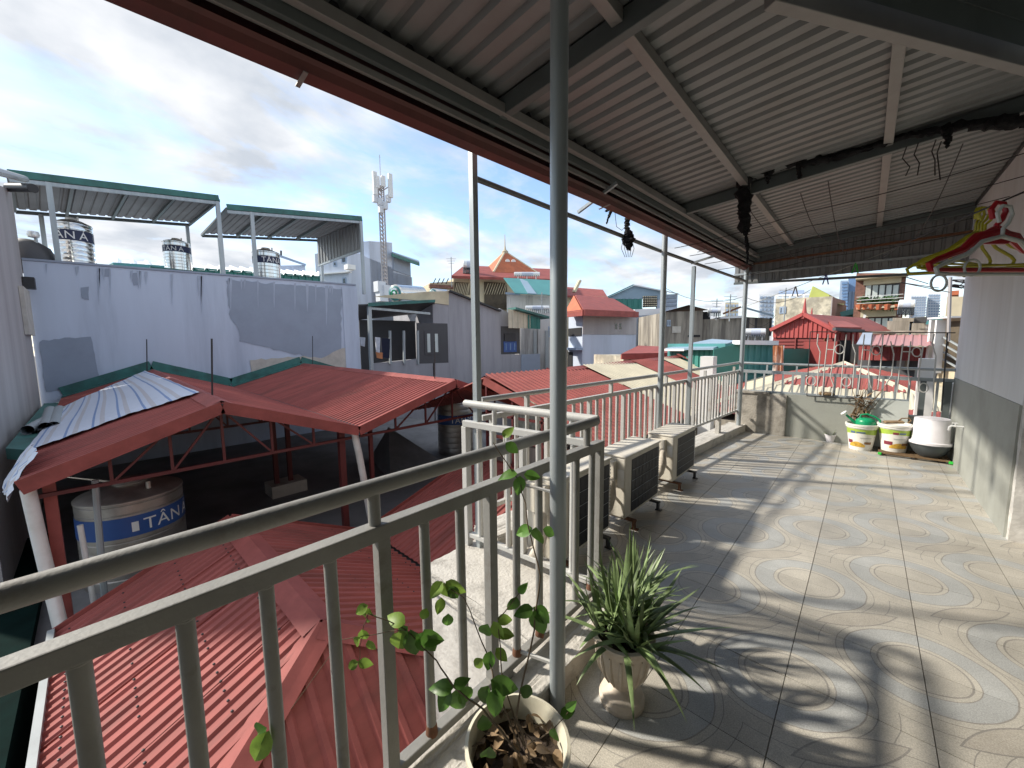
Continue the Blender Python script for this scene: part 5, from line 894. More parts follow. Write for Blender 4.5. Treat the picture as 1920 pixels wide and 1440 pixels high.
for k, (px, y0, y1, r, lb) in enumerate(((1368, 552, 592, 24, 'thin aerial pole on the roof left of the corner post'), (1343, 560, 590, 25, 'short thin aerial beside the white drum'), (847, 482, 530, 29, 'thin rod left of the round solar drum'), (1016, 548, 585, 23, 'white thin standpipe in front of the rooftop room'), (1470, 540, 600, 26, 'thin aerial in front of the rubble stone house'))):
    t = thing('aerial_pole', lb, 'aerial', PR(px, y1, r), 'aerial poles on the far roofs'); a_, b2 = PR(px, y1, r), PR(px, y0, r); b2[0], b2[1] = a_[0], a_[1]; MB().tube([a_-V3(0, 0, .3), b2], .03, 6).build('pole', 'pipe_grey', t)
    for j in range(3): q = b2-V3(0, 0, .12+.16*j); MB().bar(q-RI*(.35-.07*j), q+RI*(.35-.07*j), .02, .02).build('rung', 'pipe_grey', t)
for k, (x0, y0, x1, y1) in enumerate(((1247, 540, 1395, 556), (1395, 556, 1520, 543), (1400, 600, 1455, 590))):
    a_, b2 = PR(x0, y0, 24), PR(x1, y1, 26); Q = [a_+(b2-a_)*i/8-V3(0, 0, .5*4*(i/8)*(1-i/8)) for i in range(9)]; tag(MB().tube(Q, .012, 4).build('overhead_cable', 'wire'), ('overhead cable left of the corner post against the sky', 'overhead cable right of the corner post against the sky', 'overhead cable in front of the far white tower')[k], 'cable', 'overhead cables over the roofs')

for (x0, y0, x1, y1, r, nm) in ((860, 640, 885, 668, 0, 'grey'),): pass
def addwin(host, fac, rects, m='glass_dark', fr='tower_grey', panes=2):
    for q in rects: fac.window(*q, host, m, fr, .07, panes)
_byl = {o.get('label'): o for o in bpy.data.objects if o.get('label')}
addwin(_byl['white house wall with heavy dark water stains'], Fac(975, 23.5, 1062, 24), [(1028, 612, 1040, 632)])
addwin(_byl['tall pale rubble stone house with olive roof shed on top'], Fac(1450, 30, 1555, 29), [(1462, 575, 1474, 588)])
addwin(_byl['crumbling brown concrete house with rusty sheet roof'], Fac(1243, 25, 1316, 26), [(1250, 600, 1257, 612)])
addwin(_byl['pale blue house with red hip roof and grey patched upper wall'], Fac(1092, 20.5, 1192, 23), [(1150, 604, 1166, 620)])
# ------------------------------------------------------------------ air conditioner outdoor units
def ac_unit(y0, y1, xf, z1, label):
    t = thing('air_conditioner', label, 'air conditioner', ((xf-.14), (y0+y1)/2, 0), 'outdoor air conditioner units along the kerb')
    xb, z0 = xf-.28, .11
    MB().box(xb, xf, y0, y1, z0, z1-.018).build('casing', 'ac_body', t, bevel=.012)
    MB().box(xb-.008, xf+.008, y0-.006, y1+.006, z1-.018, z1).build('lid', 'ac_body', t, bevel=.006)
    g0, g1 = y0+.115, y1-.03; h0, h1 = z0+.03, z1-.05
    MB().box(xf-.002, xf+.004, g0, g1, h0, h1).build('coil', 'ac_coil', t)
    gr = MB()
    for k in range(1, 5): z = h0+(h1-h0)*k/5; gr.tube([(xf+.009, g0, z), (xf+.009, g1, z)], .0020, 5)
    gr.build('guard_grille', 'pipe_grey', t); gv = MB()
    for k in range(1, 8): yy = g0+(g1-g0)*k/8; gv.tube([(xf+.007, yy, h0), (xf+.007, yy, h1)], .0012, 4)
    gv.build('guard_bars', 'dark_metal', t)
    sl_ = MB()
    for k in range(18): z = h0+.02+(h1-h0-.04)*k/17; sl_.box(xf+.001, xf+.006, y1-.026, y1-.010, z-.0075, z+.0045)
    sl_.build('side_louvre', 'white', t)
    for yy in (y0+.10, y1-.10):
        b = MB(); b.box(xb-.02, xf+.055, yy-.02, yy+.02, .068, .085); b.box(xf+.03, xf+.05, yy-.018, yy+.018, 0, .068); b.box(xf+.02, xf+.075, yy-.022, yy+.022, 0, .008)
        b.box(xb-.01, xb+.01, yy-.018, yy+.018, 0, .068); b.box(xb+.03, xf-.03, yy-.012, yy+.012, .085, .11)
        b.build('bracket', 'dark_metal' if yy > y0+.2 else 'rust', t)
    # valve cover, insulated pipes on the near end
    MB().box(xb+.02, xf-.08, y0-.05, y0-.001, z0+.33, z1-.05).build('valve_cover', 'ac_body', t, bevel=.006)
    MB().box(xf-.07, xf-.012, y0-.0045, y0-.001, z0+.27, z1-.12).build('rating_label', 'white', t)
    xm = xf-.12
    MB().tube([(xm, y0-.02, z0+.36), (xm+.03, y0-.07, z0+.33), (xm+.045, y0-.10, z0+.22), (xm+.03, y0-.11, z0+.12), (xm-.02, y0-.10, z0+.06), (xm-.10, y0-.09, z0+.05), (xm-.22, y0-.06, z0+.03)],
              [.022, .032, .042, .036, .044, .040, .036], 10).build('insulated_pipe', 'ac_foam', t)
    MB().tube([(xm-.03, y0-.02, z0+.22), (xm+.0, y0-.06, z0+.20), (xm+.01, y0-.07, z0+.12), (xm-.06, y0-.08, z0+.09)], .016, 8).build('copper_pipe', 'ac_foam', t)
    return t
ac_unit(2.02, 2.72, -1.44, .70, 'cream outdoor air conditioner half hidden behind the short railing')
ac_unit(2.94, 3.66, -1.42, .655, 'cream outdoor air conditioner in the middle with dark grille beside aloe plant')
ac_unit(4.10, 4.80, -1.44, .615, 'farthest cream outdoor air conditioner unit by the round steel post')

# ------------------------------------------------------------------ aloe in an urn
rnd = random.Random(11)
def blade(base, az, tilt, L, wd, droop, twist=0):
    """fleshy tapering leaf"""
    mb = MB(); n = 7; d = V3(math.cos(az)*math.sin(tilt), math.sin(az)*math.sin(tilt), math.cos(tilt)); p = V3(base); side = unit(V3(-math.sin(az), math.cos(az), 0)); ring = []
    for i in range(n+1):
        f = i/n; wv = wd*(.85+.3*f if f < .25 else .93*(1-((f-.25)/.75)**1.35))+.0006; up_ = unit(np.cross(d, side))
        ring += [p-side*wv/2-up_*wv*.10, p+up_*(-wv*.22), p+side*wv/2-up_*wv*.10, p+up_*wv*.02]
        p = p+d*L/n; d = unit(d+V3(math.cos(az), math.sin(az), 0)*droop*.28/n*2-V3(0, 0, 1)*droop/n*1.2)
    fs = [(4*i+k, 4*i+(k+1) % 4, 4*i+4+(k+1) % 4, 4*i+4+k) for i in range(n) for k in range(4)]
    mb.add(ring, fs); mb.smooth = True; return mb
AL = thing('aloe_plant', 'spiky green aloe spilling from a cream urn beside the kerb', 'plant', (-.715, 1.49, 0))
URN = thing('urn_planter', 'cream fluted urn planter on a round foot holding the aloe', 'planter', (-.715, 1.49, 0))
prof = [(.0, 0), (.098, 0), (.10, .022), (.092, .03), (.090, .045), (.078, .052), (.055, .062), (.046, .078), (.052, .092), (.072, .112), (.098, .16), (.112, .22), (.117, .27), (.128, .30), (.137, .312), (.137, .326), (.118, .326), (.112, .29), (.0, .285)]
MB().lathe(prof, (-.715, 1.49, 0), 32).build('bowl', 'urn', URN)
for k in range(16):
    a = 2*math.pi*k/16; MB().tube([(-.715+.074*math.cos(a), 1.49+.074*math.sin(a), .112), (-.715+.101*math.cos(a), 1.49+.101*math.sin(a), .165), (-.715+.114*math.cos(a), 1.49+.114*math.sin(a), .225), (-.715+.118*math.cos(a), 1.49+.118*math.sin(a), .272)], [.004, .008, .009, .005], 6).build('flute', 'urn', URN)
MB().lathe([(0, .30), (.113, .296)], (-.715, 1.49, 0), 20).build('soil', 'soil', URN)
for cxy, nn, LL in (((-.775, 1.44), 26, .29), ((-.645, 1.46), 26, .29), ((-.68, 1.57), 22, .34), ((-.765, 1.56), 22, .36), ((-.715, 1.49), 14, .36)):
    for k in range(nn):
        az = rnd.uniform(0, 2*math.pi); f = rnd.random(); tilt = .18+1.2*f; L = LL*(rnd.uniform(.6, 1.12)-.10*f)
        blade((cxy[0]+.02*math.cos(az), cxy[1]+.02*math.sin(az), .30+rnd.uniform(0, .06)), az, tilt, L, rnd.uniform(.022, .038), rnd.choice((-.5, -.25, 0, .2, .5, .9))).build('leaf', 'aloe', AL)
for az, tilt, L, dr in ((-1.0, 1.35, .30, 1.0), (-.45, 1.25, .30, 1.3), (.15, 1.3, .33, .35), (-1.7, 1.3, .24, 1.1), (.45, 1.1, .36, .2), (-2.6, 1.2, .30, .3), (-.05, 1.4, .28, .7), (.9, .95, .34, .1)):
    blade((-.715+.09*math.cos(az), 1.49+.09*math.sin(az), .315), az, tilt, L, .028, dr).build('leaf', 'aloe', AL)
A2P = thing('aloe_plant', 'finer leaved aloe clump standing behind the urn by the corner railing', 'plant', (-.82, 1.83, 0))
MB().lathe([(0, 0), (.07, 0), (.10, .16), (.108, .18), (.098, .18), (.09, .16), (0, .155)], (-.82, 1.83, 0), 20).build('pot', 'urn', A2P)
for k in range(60):
    az = rnd.uniform(0, 2*math.pi); f = rnd.random()
    blade((-.82+.08*math.cos(az)*rnd.random(), 1.83+.08*math.sin(az)*rnd.random(), .16+rnd.uniform(0, .18)), az, .06+.95*f, rnd.uniform(.22, .42)*(1.05-.3*f), rnd.uniform(.014, .024), rnd.uniform(0, .6)).build('leaf', 'aloe', A2P)

# ------------------------------------------------------------------ cream pot with a climber in the foreground
PC = V3(-.735, .81, 0)
POT = thing('flower_pot', 'round cream plastic pot filled with dead leaves in the foreground', 'pot', PC)
MB().lathe([(0, 0), (.115, 0), (.12, .01), (.150, .315), (.163, .325), (.167, .335), (.166, .352), (.156, .354), (.149, .335), (.143, .27), (0, .265)], PC, 40).build('shell', 'pot_cream', POT)
MB().lathe([(0, .286), (.06, .284), (.144, .272)], PC, 24).build('soil', 'soil', POT)
def leaf_mesh(L, wd, curl, seed):
    r_ = random.Random(seed); mb = MB(); n = 6; vs = []; 
    for i in range(n+1):
        f = i/n; h = wd/2*(math.sin(math.pi*min(1, f**.72))**.85)*(1 if f < .97 else .0); z = -curl*L*f*f
        for s_ in (-1, 0, 1): vs.append((L*f, s_*h, z+abs(s_)*h*.35+r_.uniform(-.02, .02)*L*abs(s_)))
    fs = [(3*i+k, 3*i+3+k, 3*i+4+k, 3*i+1+k) for i in range(n) for k in range(2)]
    mb.add(vs, fs); mb.smooth = True; return mb
def oriented(base, d, roll, src):
    d = unit(d); up = V3(0, 0, 1); s = unit(np.cross(up, d)) if abs(d[2]) < .97 else V3(1, 0, 0); n_ = np.cross(d, s)
    c, si = math.cos(roll), math.sin(roll); s, n_ = c*s+si*n_, c*n_-si*s
    mb = MB(); mb.add([V3(base)+p[0]*d+p[1]*s+p[2]*n_ for p in src.v], src.f); mb.smooth = True; return mb
DL = thing('dead_leaves', 'curled brown fallen leaves lying in the cream pot', 'leaves', PC+V3(0, 0, .28))
for k in range(70):
    a = rnd.uniform(0, 6.28); r_ = .132*math.sqrt(rnd.random()); s = leaf_mesh(rnd.uniform(.03, .065), rnd.uniform(.018, .034), rnd.uniform(-.5, .7), k)
    d = (math.cos(rnd.uniform(0, 6.28)), math.sin(rnd.uniform(0, 6.28)), rnd.uniform(-.25, .35))
    oriented((PC[0]+r_*math.cos(a), PC[1]+r_*math.sin(a), .288+rnd.uniform(0, .03)), d, rnd.uniform(-.9, .9), s).build('leaf', 'dead_leaf', DL)
CL = thing('climbing_plant', 'thin stemmed climber with heart shaped green leaves reaching through the railing', 'plant', PC+V3(0, 0, .28))
def stem(pts, r0, r1):
    P = [PD(*p) for p in pts]; Q = []
    for a_, b2 in zip(P[:-1], P[1:]):
        for i in range(4): Q.append(a_+(b2-a_)*i/4+V3(rnd.gauss(0, .0015), rnd.gauss(0, .0015), 0))
    Q.append(P[-1]); n_ = len(Q)
    MB().tube(Q, [r0+(r1-r0)*i/(n_-1) for i in range(n_)], 6).build('stem', 'stem', CL); return Q
C0 = 1.10
stem([(985, 1400, C0), (968, 1340, C0), (1000, 1180, C0), (1013, 1080, C0), (990, 985, C0+.03), (975, 905, C0+.06), (925, 830, C0+.08)], .003, .0014)
stem([(970, 1410, C0), (905, 1330, C0), (850, 1290, C0+.02), (820, 1240, C0+.04), (760, 1180, C0+.06), (690, 1150, C0+.06)], .0032, .0014)
stem([(975, 1405, C0), (930, 1290, C0), (915, 1230, C0+.05), (870, 1120, C0+.12), (830, 1095, C0+.14)], .0028, .0013)
stem([(980, 1400, C0), (940, 1270, C0+.02), (935, 1160, C0+.04), (975, 1110, C0+.05)], .0025, .0012)
stem([(690, 1150, C0+.06), (680, 1180, C0+.06), (672, 1245, C0+.05)], .0014, .001)
stem([(990, 1395, C0-.02), (1035, 1370, C0-.04), (1065, 1335, C0-.05)], .002, .001)
stem([(760, 1180, C0+.06), (640, 1200, C0+.05), (545, 1330, C0)], .0012, .0009); stem([(985, 1400, C0), (965, 1345, C0), (1005, 1400, C0-.02)], .0022, .0012)
LS = [leaf_mesh(1, .62, c, i) for i, c in enumerate((.15, .35, .55, .25))]
def leaf(px, py, c, ipx, L, m='leaf', roll=None):
    """leaf whose tip points along image direction ipx (degrees, 0 = right, 90 = down)"""
    a = math.radians(ipx); d = RI*math.cos(a)-UP*math.sin(a)+FW*rnd.uniform(-.35, .35); s = LS[rnd.randrange(4)]
    q = MB(); q.v = [(p[0]*L, p[1]*L, p[2]*L) for p in s.v]; q.f = s.f; u = unit(d); nrm = unit(-FW+V3(0, 0, .6)+V3(rnd.gauss(0, .25), rnd.gauss(0, .25), 0)); sd = unit(np.cross(nrm, u)); nn = np.cross(u, sd)
    mb = MB(); mb.add([PD(px, py, c)+p[0]*u+p[1]*sd+p[2]*nn for p in q.v], q.f); mb.smooth = True; mb.build('leaf', m, CL)
for a in ((945, 822, 1.18, -60, .05, 'leaf_young'), (948, 830, 1.18, 40, .055), (970, 888, 1.16, 175, .06), (975, 892, 1.16, 95, .062), (982, 890, 1.16, 10, .055), (998, 990, 1.13, 155, .06), (1005, 988, 1.13, 75, .07), (1018, 992, 1.13, 30, .05),
          (1000, 1140, 1.1, 165, .06), (1005, 1140, 1.1, 80, .085), (1000, 1138, 1.1, 40, .07), (968, 1118, 1.15, 110, .06), (972, 1112, 1.15, -50, .04), (690, 1135, 1.16, 150, .05, 'leaf_young'), (692, 1140, 1.16, 95, .06, 'leaf_young'), (686, 1150, 1.16, 110, .05, 'leaf_young'), (678, 1180, 1.15, 80, .05, 'leaf_young'), (675, 1195, 1.15, 130, .045, 'leaf_young'), (672, 1240, 1.15, 20, .045, 'leaf_young'), (672, 1240, 1.15, 150, .045, 'leaf_young'), (690, 1200, 1.15, 60, .04, 'leaf_young'),
          (760, 1170, 1.16, 200, .07, 'leaf_young'), (765, 1175, 1.16, 120, .085), (770, 1180, 1.16, 80, .09), (780, 1190, 1.15, 40, .085), (790, 1195, 1.15, 10, .07), (755, 1180, 1.16, 105, .10, 'leaf_young'), (795, 1180, 1.15, 60, .08),
          (830, 1090, 1.24, 130, .065, 'leaf_young'), (832, 1092, 1.24, 80, .07, 'leaf_young'), (836, 1090, 1.24, 30, .07, 'leaf_young'), (842, 1100, 1.23, 60, .06), (828, 1120, 1.24, 100, .055, 'leaf_young'), (840, 1150, 1.22, 95, .06), (800, 1140, 1.22, 110, .05, 'leaf_young'),
          (915, 1170, 1.14, 110, .07), (925, 1165, 1.14, 60, .06, 'leaf_young'), (932, 1160, 1.14, 10, .05, 'leaf_young'), (935, 1185, 1.14, 15, .05, 'leaf_young'), (920, 1220, 1.14, 100, .06), (930, 1215, 1.14, 45, .05, 'leaf_young'), (905, 1235, 1.14, 130, .05, 'leaf_young'),
          (850, 1290, 1.12, 190, .07), (845, 1290, 1.12, 120, .075), (855, 1292, 1.12, 85, .085), (862, 1290, 1.12, 60, .08), (850, 1285, 1.12, -20, .05), (920, 1275, 1.1, 20, .085), (925, 1280, 1.1, 60, .07), (915, 1285, 1.1, 110, .07), (930, 1290, 1.09, 95, .08), (975, 1290, 1.08, 35, .055), (905, 1340, 1.1, 80, .07), (918, 1400, 1.08, 100, .075), (1050, 1340, 1.05, -10, .045), (1040, 1365, 1.05, 95, .05), (1062, 1330, 1.05, -50, .04), (500, 1365, 1.0, 140, .085), (505, 1370, 1.0, 115, .09, 'leaf_young')):
    leaf(*a)

# ------------------------------------------------------------------ things in the far corner
SP = PZ(1556, 828, 0)
t = thing('flower_pot', 'small white pot with a grey green succulent by the far wall', 'pot', SP)
MB().lathe([(0, 0), (.045, 0), (.07, .105), (.076, .108), (.076, .118), (.066, .118), (.06, .10), (0, .095)], SP, 20).build('shell', 'white_plastic', t)
for k in range(26):
    az = rnd.uniform(0, 6.28); blade(SP+V3(.03*math.cos(az), .03*math.sin(az), .10), az, rnd.uniform(.2, 1.2), rnd.uniform(.07, .15), .022, .2).build('leaf', 'aloe', t)
def paint_bucket(c, label, flip):
    t = thing('paint_bucket', label, 'bucket', c, 'printed paint buckets by the far wall'); c = V3(c)
    R = lambda z: .128+.05*z/.38
    MB().lathe([(0, 0), (R(0), 0), (R(.33), .33), (R(.33)+.012, .332), (R(.35)+.012, .352), (R(.36)+.004, .356), (R(.38)+.014, .36), (R(.39)+.014, .385), (R(.39)-.004, .388), (R(.3)-.006, .30), (0, .295)], c, 36).build('shell', 'bucket_white', t)
    def band(nm, m, a0, a1, zf0, zf1, off=.0015):
        mb = MB(); n = 14; vs = []
        for i in range(n+1):
            f = i/n; a = math.radians(a0+(a1-a0)*f)
            for z in (zf0(f), zf1(f)): vs.append(c+V3((R(z)+off)*math.cos(a), (R(z)+off)*math.sin(a), z))
        mb.add(vs, [(2*i, 2*i+2, 2*i+3, 2*i+1) for i in range(n)]); mb.smooth = True; mb.build(nm, m, t)
    k = lambda v: (lambda f: v)
    band('label_green', 'bucket_green', 170, 360, lambda f: .26-.06*abs(f-.5)+.0, k(.318)); 
    band('label_badge', 'ink_blue' if flip else 'ink_maroon', 225 if flip else 262, 245 if flip else 282, k(.255), k(.285), .003); band('label_script', 'ink_blue', 250 if flip else 285, 285 if flip else 310, k(.262), k(.282), .003)
    band('label_maroon', 'ink_maroon', 205 if flip else 225, 232 if flip else 262, k(.10), lambda f: .15, .0025); band('label_yellow', 'ink_yellow', 215 if flip else 250, 290 if flip else 330, lambda f: .055, lambda f: .085+.045*math.sin(math.pi*f), .003)
    band('label_brown', 'ink_brown', 285 if flip else 300, 318 if flip else 335, k(.10), k(.135), .0035); band('label_text', 'hanger_grey', 265, 315, k(.185), k(.197), .003)
    MB().tube([c+V3(.19*math.cos(a), .19*math.sin(a), .345-.05*math.sin(a*1.0)) for a in [math.pi*i/12 for i in range(13)]], .003, 6).build('wire_handle', 'hanger_grey', t)
    return c
B1 = paint_bucket((.03, 7.62, 0), 'white paint bucket with green label holding the watering can', True)
B2c = paint_bucket((.375, 7.60, .045), 'white paint bucket with green label standing on the low rack', False)
t = thing('watering_can', 'green plastic watering can with white rose resting in the bucket', 'watering can', B1+V3(0, 0, .33))
MB().lathe([(0, 0), (.11, 0), (.115, .09), (.10, .12), (.06, .14), (0, .145)], B1+V3(.035, 0, .33), 24).build('body', 'green_plastic', t)
MB().tube([B1+V3(-.05, 0, .36), B1+V3(-.11, -.02, .42), B1+V3(-.19, -.03, .50)], [.026, .02, .014], 12).build('spout', 'green_plastic', t)
MB().lathe([(0, .03), (.042, .03), (.045, .02), (.012, -.02), (0, -.02)], B1+V3(-.20, -.033, .51), 18, axis=(-.65, -.1, .75)).build('rose', 'white', t)
MB().tube([B1+V3(-.03, 0, .45), B1+V3(-.02, 0, .515), B1+V3(.04, 0, .53), B1+V3(.13, 0, .50), B1+V3(.185, 0, .455), B1+V3(.19, 0, .41), B1+V3(.15, 0, .37)], .012, 8).build('handle', 'green_plastic', t)
RK = thing('low_rack', 'low brown slatted rack on the floor under bucket and basin', 'rack', (.58, 7.55, 0))
for k in range(5): MB().box(.22, .90, 7.36+.085*k, 7.415+.085*k, .028, .042).build('slat', 'twig', RK)
for x in (.25, .56, .87): MB().box(x-.015, x+.015, 7.36, 7.75, 0, .027).build('bearer', 'dark_metal', RK)
for x in (.215, .88): MB().box(x, x+.035, 7.345, 7.36, .012, .045).build('end_cap', 'peg_green', RK)
t = thing('hand_brush', 'worn tan dustpan and cloth lying on the second bucket', 'brush', B2c+V3(0, 0, .39))
b = MB(); b.obox(B2c+V3(-.02, -.02, .41), (1, .2, .1), (-.2, 1, 0), (0, 0, 1), .20, .12, .03); b.build('pad', 'dead_leaf', t, bevel=.01)
MB().tube([B2c+V3(.02, 0, .42), B2c+V3(.06, 0, .47), B2c+V3(.13, 0, .48), B2c+V3(.15, 0, .45), B2c+V3(.12, 0, .41)], .009, 8).build('handle', 'twig', t)
BA = V3(.715, 7.52, .045)
t = thing('plastic_basin', 'dark grey round basin on the rack under the upturned bucket', 'basin', BA)
MB().lathe([(0, 0), (.10, 0), (.15, .05), (.185, .12), (.20, .165), (.212, .168), (.212, .175), (.195, .175), (.17, .12), (0, .03)], BA, 32).build('shell', 'basin', t)
t = thing('plastic_bucket', 'white plastic bucket turned upside down on the dark basin', 'bucket', BA+V3(0, 0, .16))
MB().lathe([(.195, .172), (.205, .172), (.205, .20), (.19, .205), (.182, .215), (.17, .50), (.160, .512), (.0, .515)], BA+V3(0, 0, .005), 32).build('shell', 'white_plastic', t)
MB().lathe([(.162, .512), (.168, .516), (.162, .52), (.155, .516)], BA, 32).build('foot_ring', 'white_plastic', t)
TP = V3(.918, 6.93, .57)
t = thing('water_tap', 'white plastic tap sticking out of the olive wall', 'tap', TP)
MB().tube([TP, TP-V3(.07, 0, 0)], .011, 10).build('pipe', 'white', t); MB().tube([TP-V3(.06, 0, 0), TP-V3(.10, 0, -.002), TP-V3(.115, 0, .02), TP-V3(.115, 0, .055)], .013, 10).build('spout', 'white', t)
MB().box(TP[0]-.10, TP[0]-.05, TP[1]-.006, TP[1]+.006, TP[2]+.03, TP[2]+.045).build('lever', 'white', t); MB().tube([TP-V3(.07, 0, 0), TP-V3(.07, 0, -.035)], .007, 8).build('stem', 'white', t)
DB = V3(-.07, 7.76, .35)
t = thing('dry_branches', 'bundle of dry brown leaves and twigs propped against the parapet', 'branches', DB)
for k in range(16):
    d = V3(rnd.uniform(-.10, .32), rnd.uniform(-.03, .05), rnd.uniform(.45, .62)); q = DB+V3(rnd.uniform(-.05, .05), 0, rnd.uniform(0, .1)); MB().tube([q, q+d*.5+V3(rnd.uniform(-.04, .04), 0, .02), q+d], [.005, .004, .0015], 5).build('twig', 'twig', t)
for k in range(34):
    q = DB+V3(rnd.uniform(-.06, .10)+.05, rnd.uniform(-.04, .02), rnd.uniform(.08, .45)); oriented(q, (rnd.uniform(-.6, .5), rnd.uniform(-.4, .2), rnd.uniform(-1, .6)), rnd.uniform(-1, 1), leaf_mesh(rnd.uniform(.07, .14), .045, .4, k)).build('leaf', 'dead_leaf', t)
t = thing('bread_loaf_stone', 'small brown clay piece lying on the parapet behind the grille', 'stone', PY(1549, 738, 7.9)); MB().lathe([(0, -.02), (.09, -.02), (.10, .0), (.085, .022), (0, .026)], PY(1549, 738, 7.9), 16).build('body', 'dead_leaf', t)

# ------------------------------------------------------------------ lines, rags, hangers
def wire_obj(pts, label, m='wire', r=.0042, sag=.03, nm='clothes_wire', cat='wire', grp=None):
    P = [V3(p) for p in pts]; Q = []
    for a_, b2 in zip(P[:-1], P[1:]):
        for i in range(8): f = i/8; Q.append(a_+(b2-a_)*f-V3(0, 0, sag*4*f*(1-f)))
    Q.append(P[-1]); return tag(MB().tube(Q, r, 5).build(nm, m), label, cat, grp)
for k, (ya, yb, za, zc) in enumerate(((5.05, 5.0, 2.93, 3.05), (5.5, 5.55, 2.90, 3.0), (6.0, 6.05, 2.86, 2.96), (6.5, 6.5, 2.84, 2.92), (7.1, 7.0, 2.80, 2.85))):
    wire_obj([(LR(ya), ya, za-.15), (-.6, (ya+yb)/2, za-.02), (.92, yb, zc)], 'thin dark clothes wire under the roof, %s from the middle beam' % ('first', 'second', 'third', 'fourth', 'fifth')[k], grp='clothes wires strung across under the roof')
for k, (a_, b2) in enumerate((((-1.0, 4.68, 3.0), (-.75, 7.2, 2.78)), ((-.35, 4.66, 3.05), (-.30, 7.1, 2.80)), ((-.55, 4.68, 3.0), (-.45, 6.4, 2.86)), ((.45, 4.66, 3.1), (.35, 6.9, 2.85)))):
    wire_obj([a_, b2], ('knotted dark wire crossing the clothes wires under the rag bundle', 'dark wire crossing the clothes wires under the second purlin', 'short dark wire dangling beside the hanging rag', 'dark wire crossing the clothes wires near the white wall')[k], sag=.10, grp='wires hanging from the middle beam')
rope = [(-1.60, 7.62, 2.18), (-.55, 7.0, 2.30), (.30, 5.4, 2.42), (.91, 5.2, 2.60)]
RA, RB = PY(1400, 574, 7.6), PX(1822, 410, .915)
wire_obj([RA, RA+(RB-RA)*.5, RB], 'light grey clothes line with pegs rising towards the white wall', 'cord', .0045, .0, 'clothes_line', 'clothes line')
def peg(px, f, m, label, sz=.075):
    q = RA+(RB-RA)*f; t = thing('clothes_peg', label, 'peg', q, 'pegs clipped on the clothes line')
    for s_ in (-1, 1): b = MB(); b.bar(q+V3(0, 0, .012)+RI*s_*.002, q-V3(0, 0, sz)+RI*s_*sz*.32, .011, .012); b.build('arm', m, t)
    MB().tube([q+RI*.012-V3(0, 0, .01), q-RI*.012-V3(0, 0, .01)], .006, 8).build('spring', 'hanger_grey', t)
for px, m, lb in ((1604, 'peg_green', 'bright green plastic peg on the clothes line'), (1549, 'peg_blue', 'dark blue peg just left of the green peg'), (1492, 'peg_brown', 'faded brown peg lowest on the clothes line')):
    best = min((abs((lambda d: 960+FPX*np.dot(d, RI)/np.dot(d, FW))(RA+(RB-RA)*f-CAM)-px), f) for f in [i/200 for i in range(200)]); peg(px, best[1], m, lb, .14)
def lumpy(pts, rs, seed, n=14, sub=14, amp=.30):
    r_ = random.Random(seed); P = [V3(p) for p in pts]; Q = []; R_ = []
    for i, (a_, b2) in enumerate(zip(P[:-1], P[1:])):
        for k in range(sub): f = k/sub; Q.append(a_+(b2-a_)*f+V3(*(r_.gauss(0, 1) for _ in range(3)))*rs[i]*.14); R_.append((rs[i]+(rs[i+1]-rs[i])*f)*r_.uniform(1-amp, 1+amp))
    Q.append(P[-1]); R_.append(rs[-1]); mb = MB(); mb.tube(Q, R_, n)
    mb.v = [tuple(V3(p)+V3(r_.gauss(0, 1), r_.gauss(0, 1), r_.gauss(0, 1))*(sum(R_)/len(R_))*.13) for p in mb.v]; return mb
t = thing('rag_bundle', 'black torn rags wrapped along the middle roof beam', 'rag', (.2, 4.6, 3.1))
lumpy([PY(1300, 345, 4.56), PY(1380, 332, 4.56), PY(1440, 312, 4.54), PY(1560, 297, 4.55), PY(1700, 256, 4.55), PY(1800, 236, 4.55), PY(1925, 226, 4.55)], [.02, .055, .062, .026, .022, .034, .05], 1).build('roll', 'rag_black', t)
lumpy([PY(1395, 335, 4.5), PY(1396, 380, 4.5), PY(1394, 425, 4.5), PY(1398, 437, 4.5)], [.06, .05, .055, .022], 2, amp=.2).build('hanging_rag', 'rag_black', t)
lumpy([PY(1398, 437, 4.5), PY(1402, 465, 4.5), PY(1401, 495, 4.5)], [.012, .016, .006], 3).build('hanging_shred', 'rag_black', t)
lumpy([PY(1440, 320, 4.5), PY(1439, 345, 4.5)], [.03, .008], 4).build('hanging_shred', 'rag_black', t); lumpy([PY(1497, 305, 4.5), PY(1499, 335, 4.5)], [.02, .015], 5).build('hanging_shred', 'rag_black', t)
lumpy([PY(1775, 240, 4.5), PY(1778, 275, 4.5)], [.03, .012], 6).build('hanging_shred', 'rag_black', t)
for k, (x, y) in enumerate(((1700, 275), (1722, 268), (1755, 262), (1765, 265))):
    MB().tube([PY(x, y, 4.5), PY(x-8, y+22, 4.5), PY(x+6-4*k, y+38, 4.5), PY(x-2, y+55+6*k, 4.5)], .004, 5).build('loose_thread', 'wire', t)
t = thing('rag_bundle', 'black tangled rags hanging from the eave next to the thick post', 'rag', PY(1165, 390, 3.9))
Yr = 3.9
lumpy([PY(1140, 372, Yr), PY(1160, 372, Yr), PY(1178, 378, Yr)], [.04, .06, .03], 7).build('knot', 'rag_black', t); lumpy([PY(1172, 378, Yr), PY(1178, 400, Yr), PY(1175, 428, Yr)], [.04, .035, .02], 8).build('hanging_rag', 'rag_black', t)
lumpy([PY(1176, 425, Yr), PY(1178, 450, Yr), PY(1177, 468, Yr)], [.02, .06, .012], 9).build('hanging_rag', 'rag_black', t); lumpy([PY(1150, 380, Yr), PY(1143, 402, Yr), PY(1137, 420, Yr)], [.025, .014, .006], 10).build('hanging_shred', 'rag_black', t)
lumpy([PY(1160, 378, Yr), PY(1135, 396, Yr)], [.03, .012], 12).build('hanging_shred', 'rag_black', t)
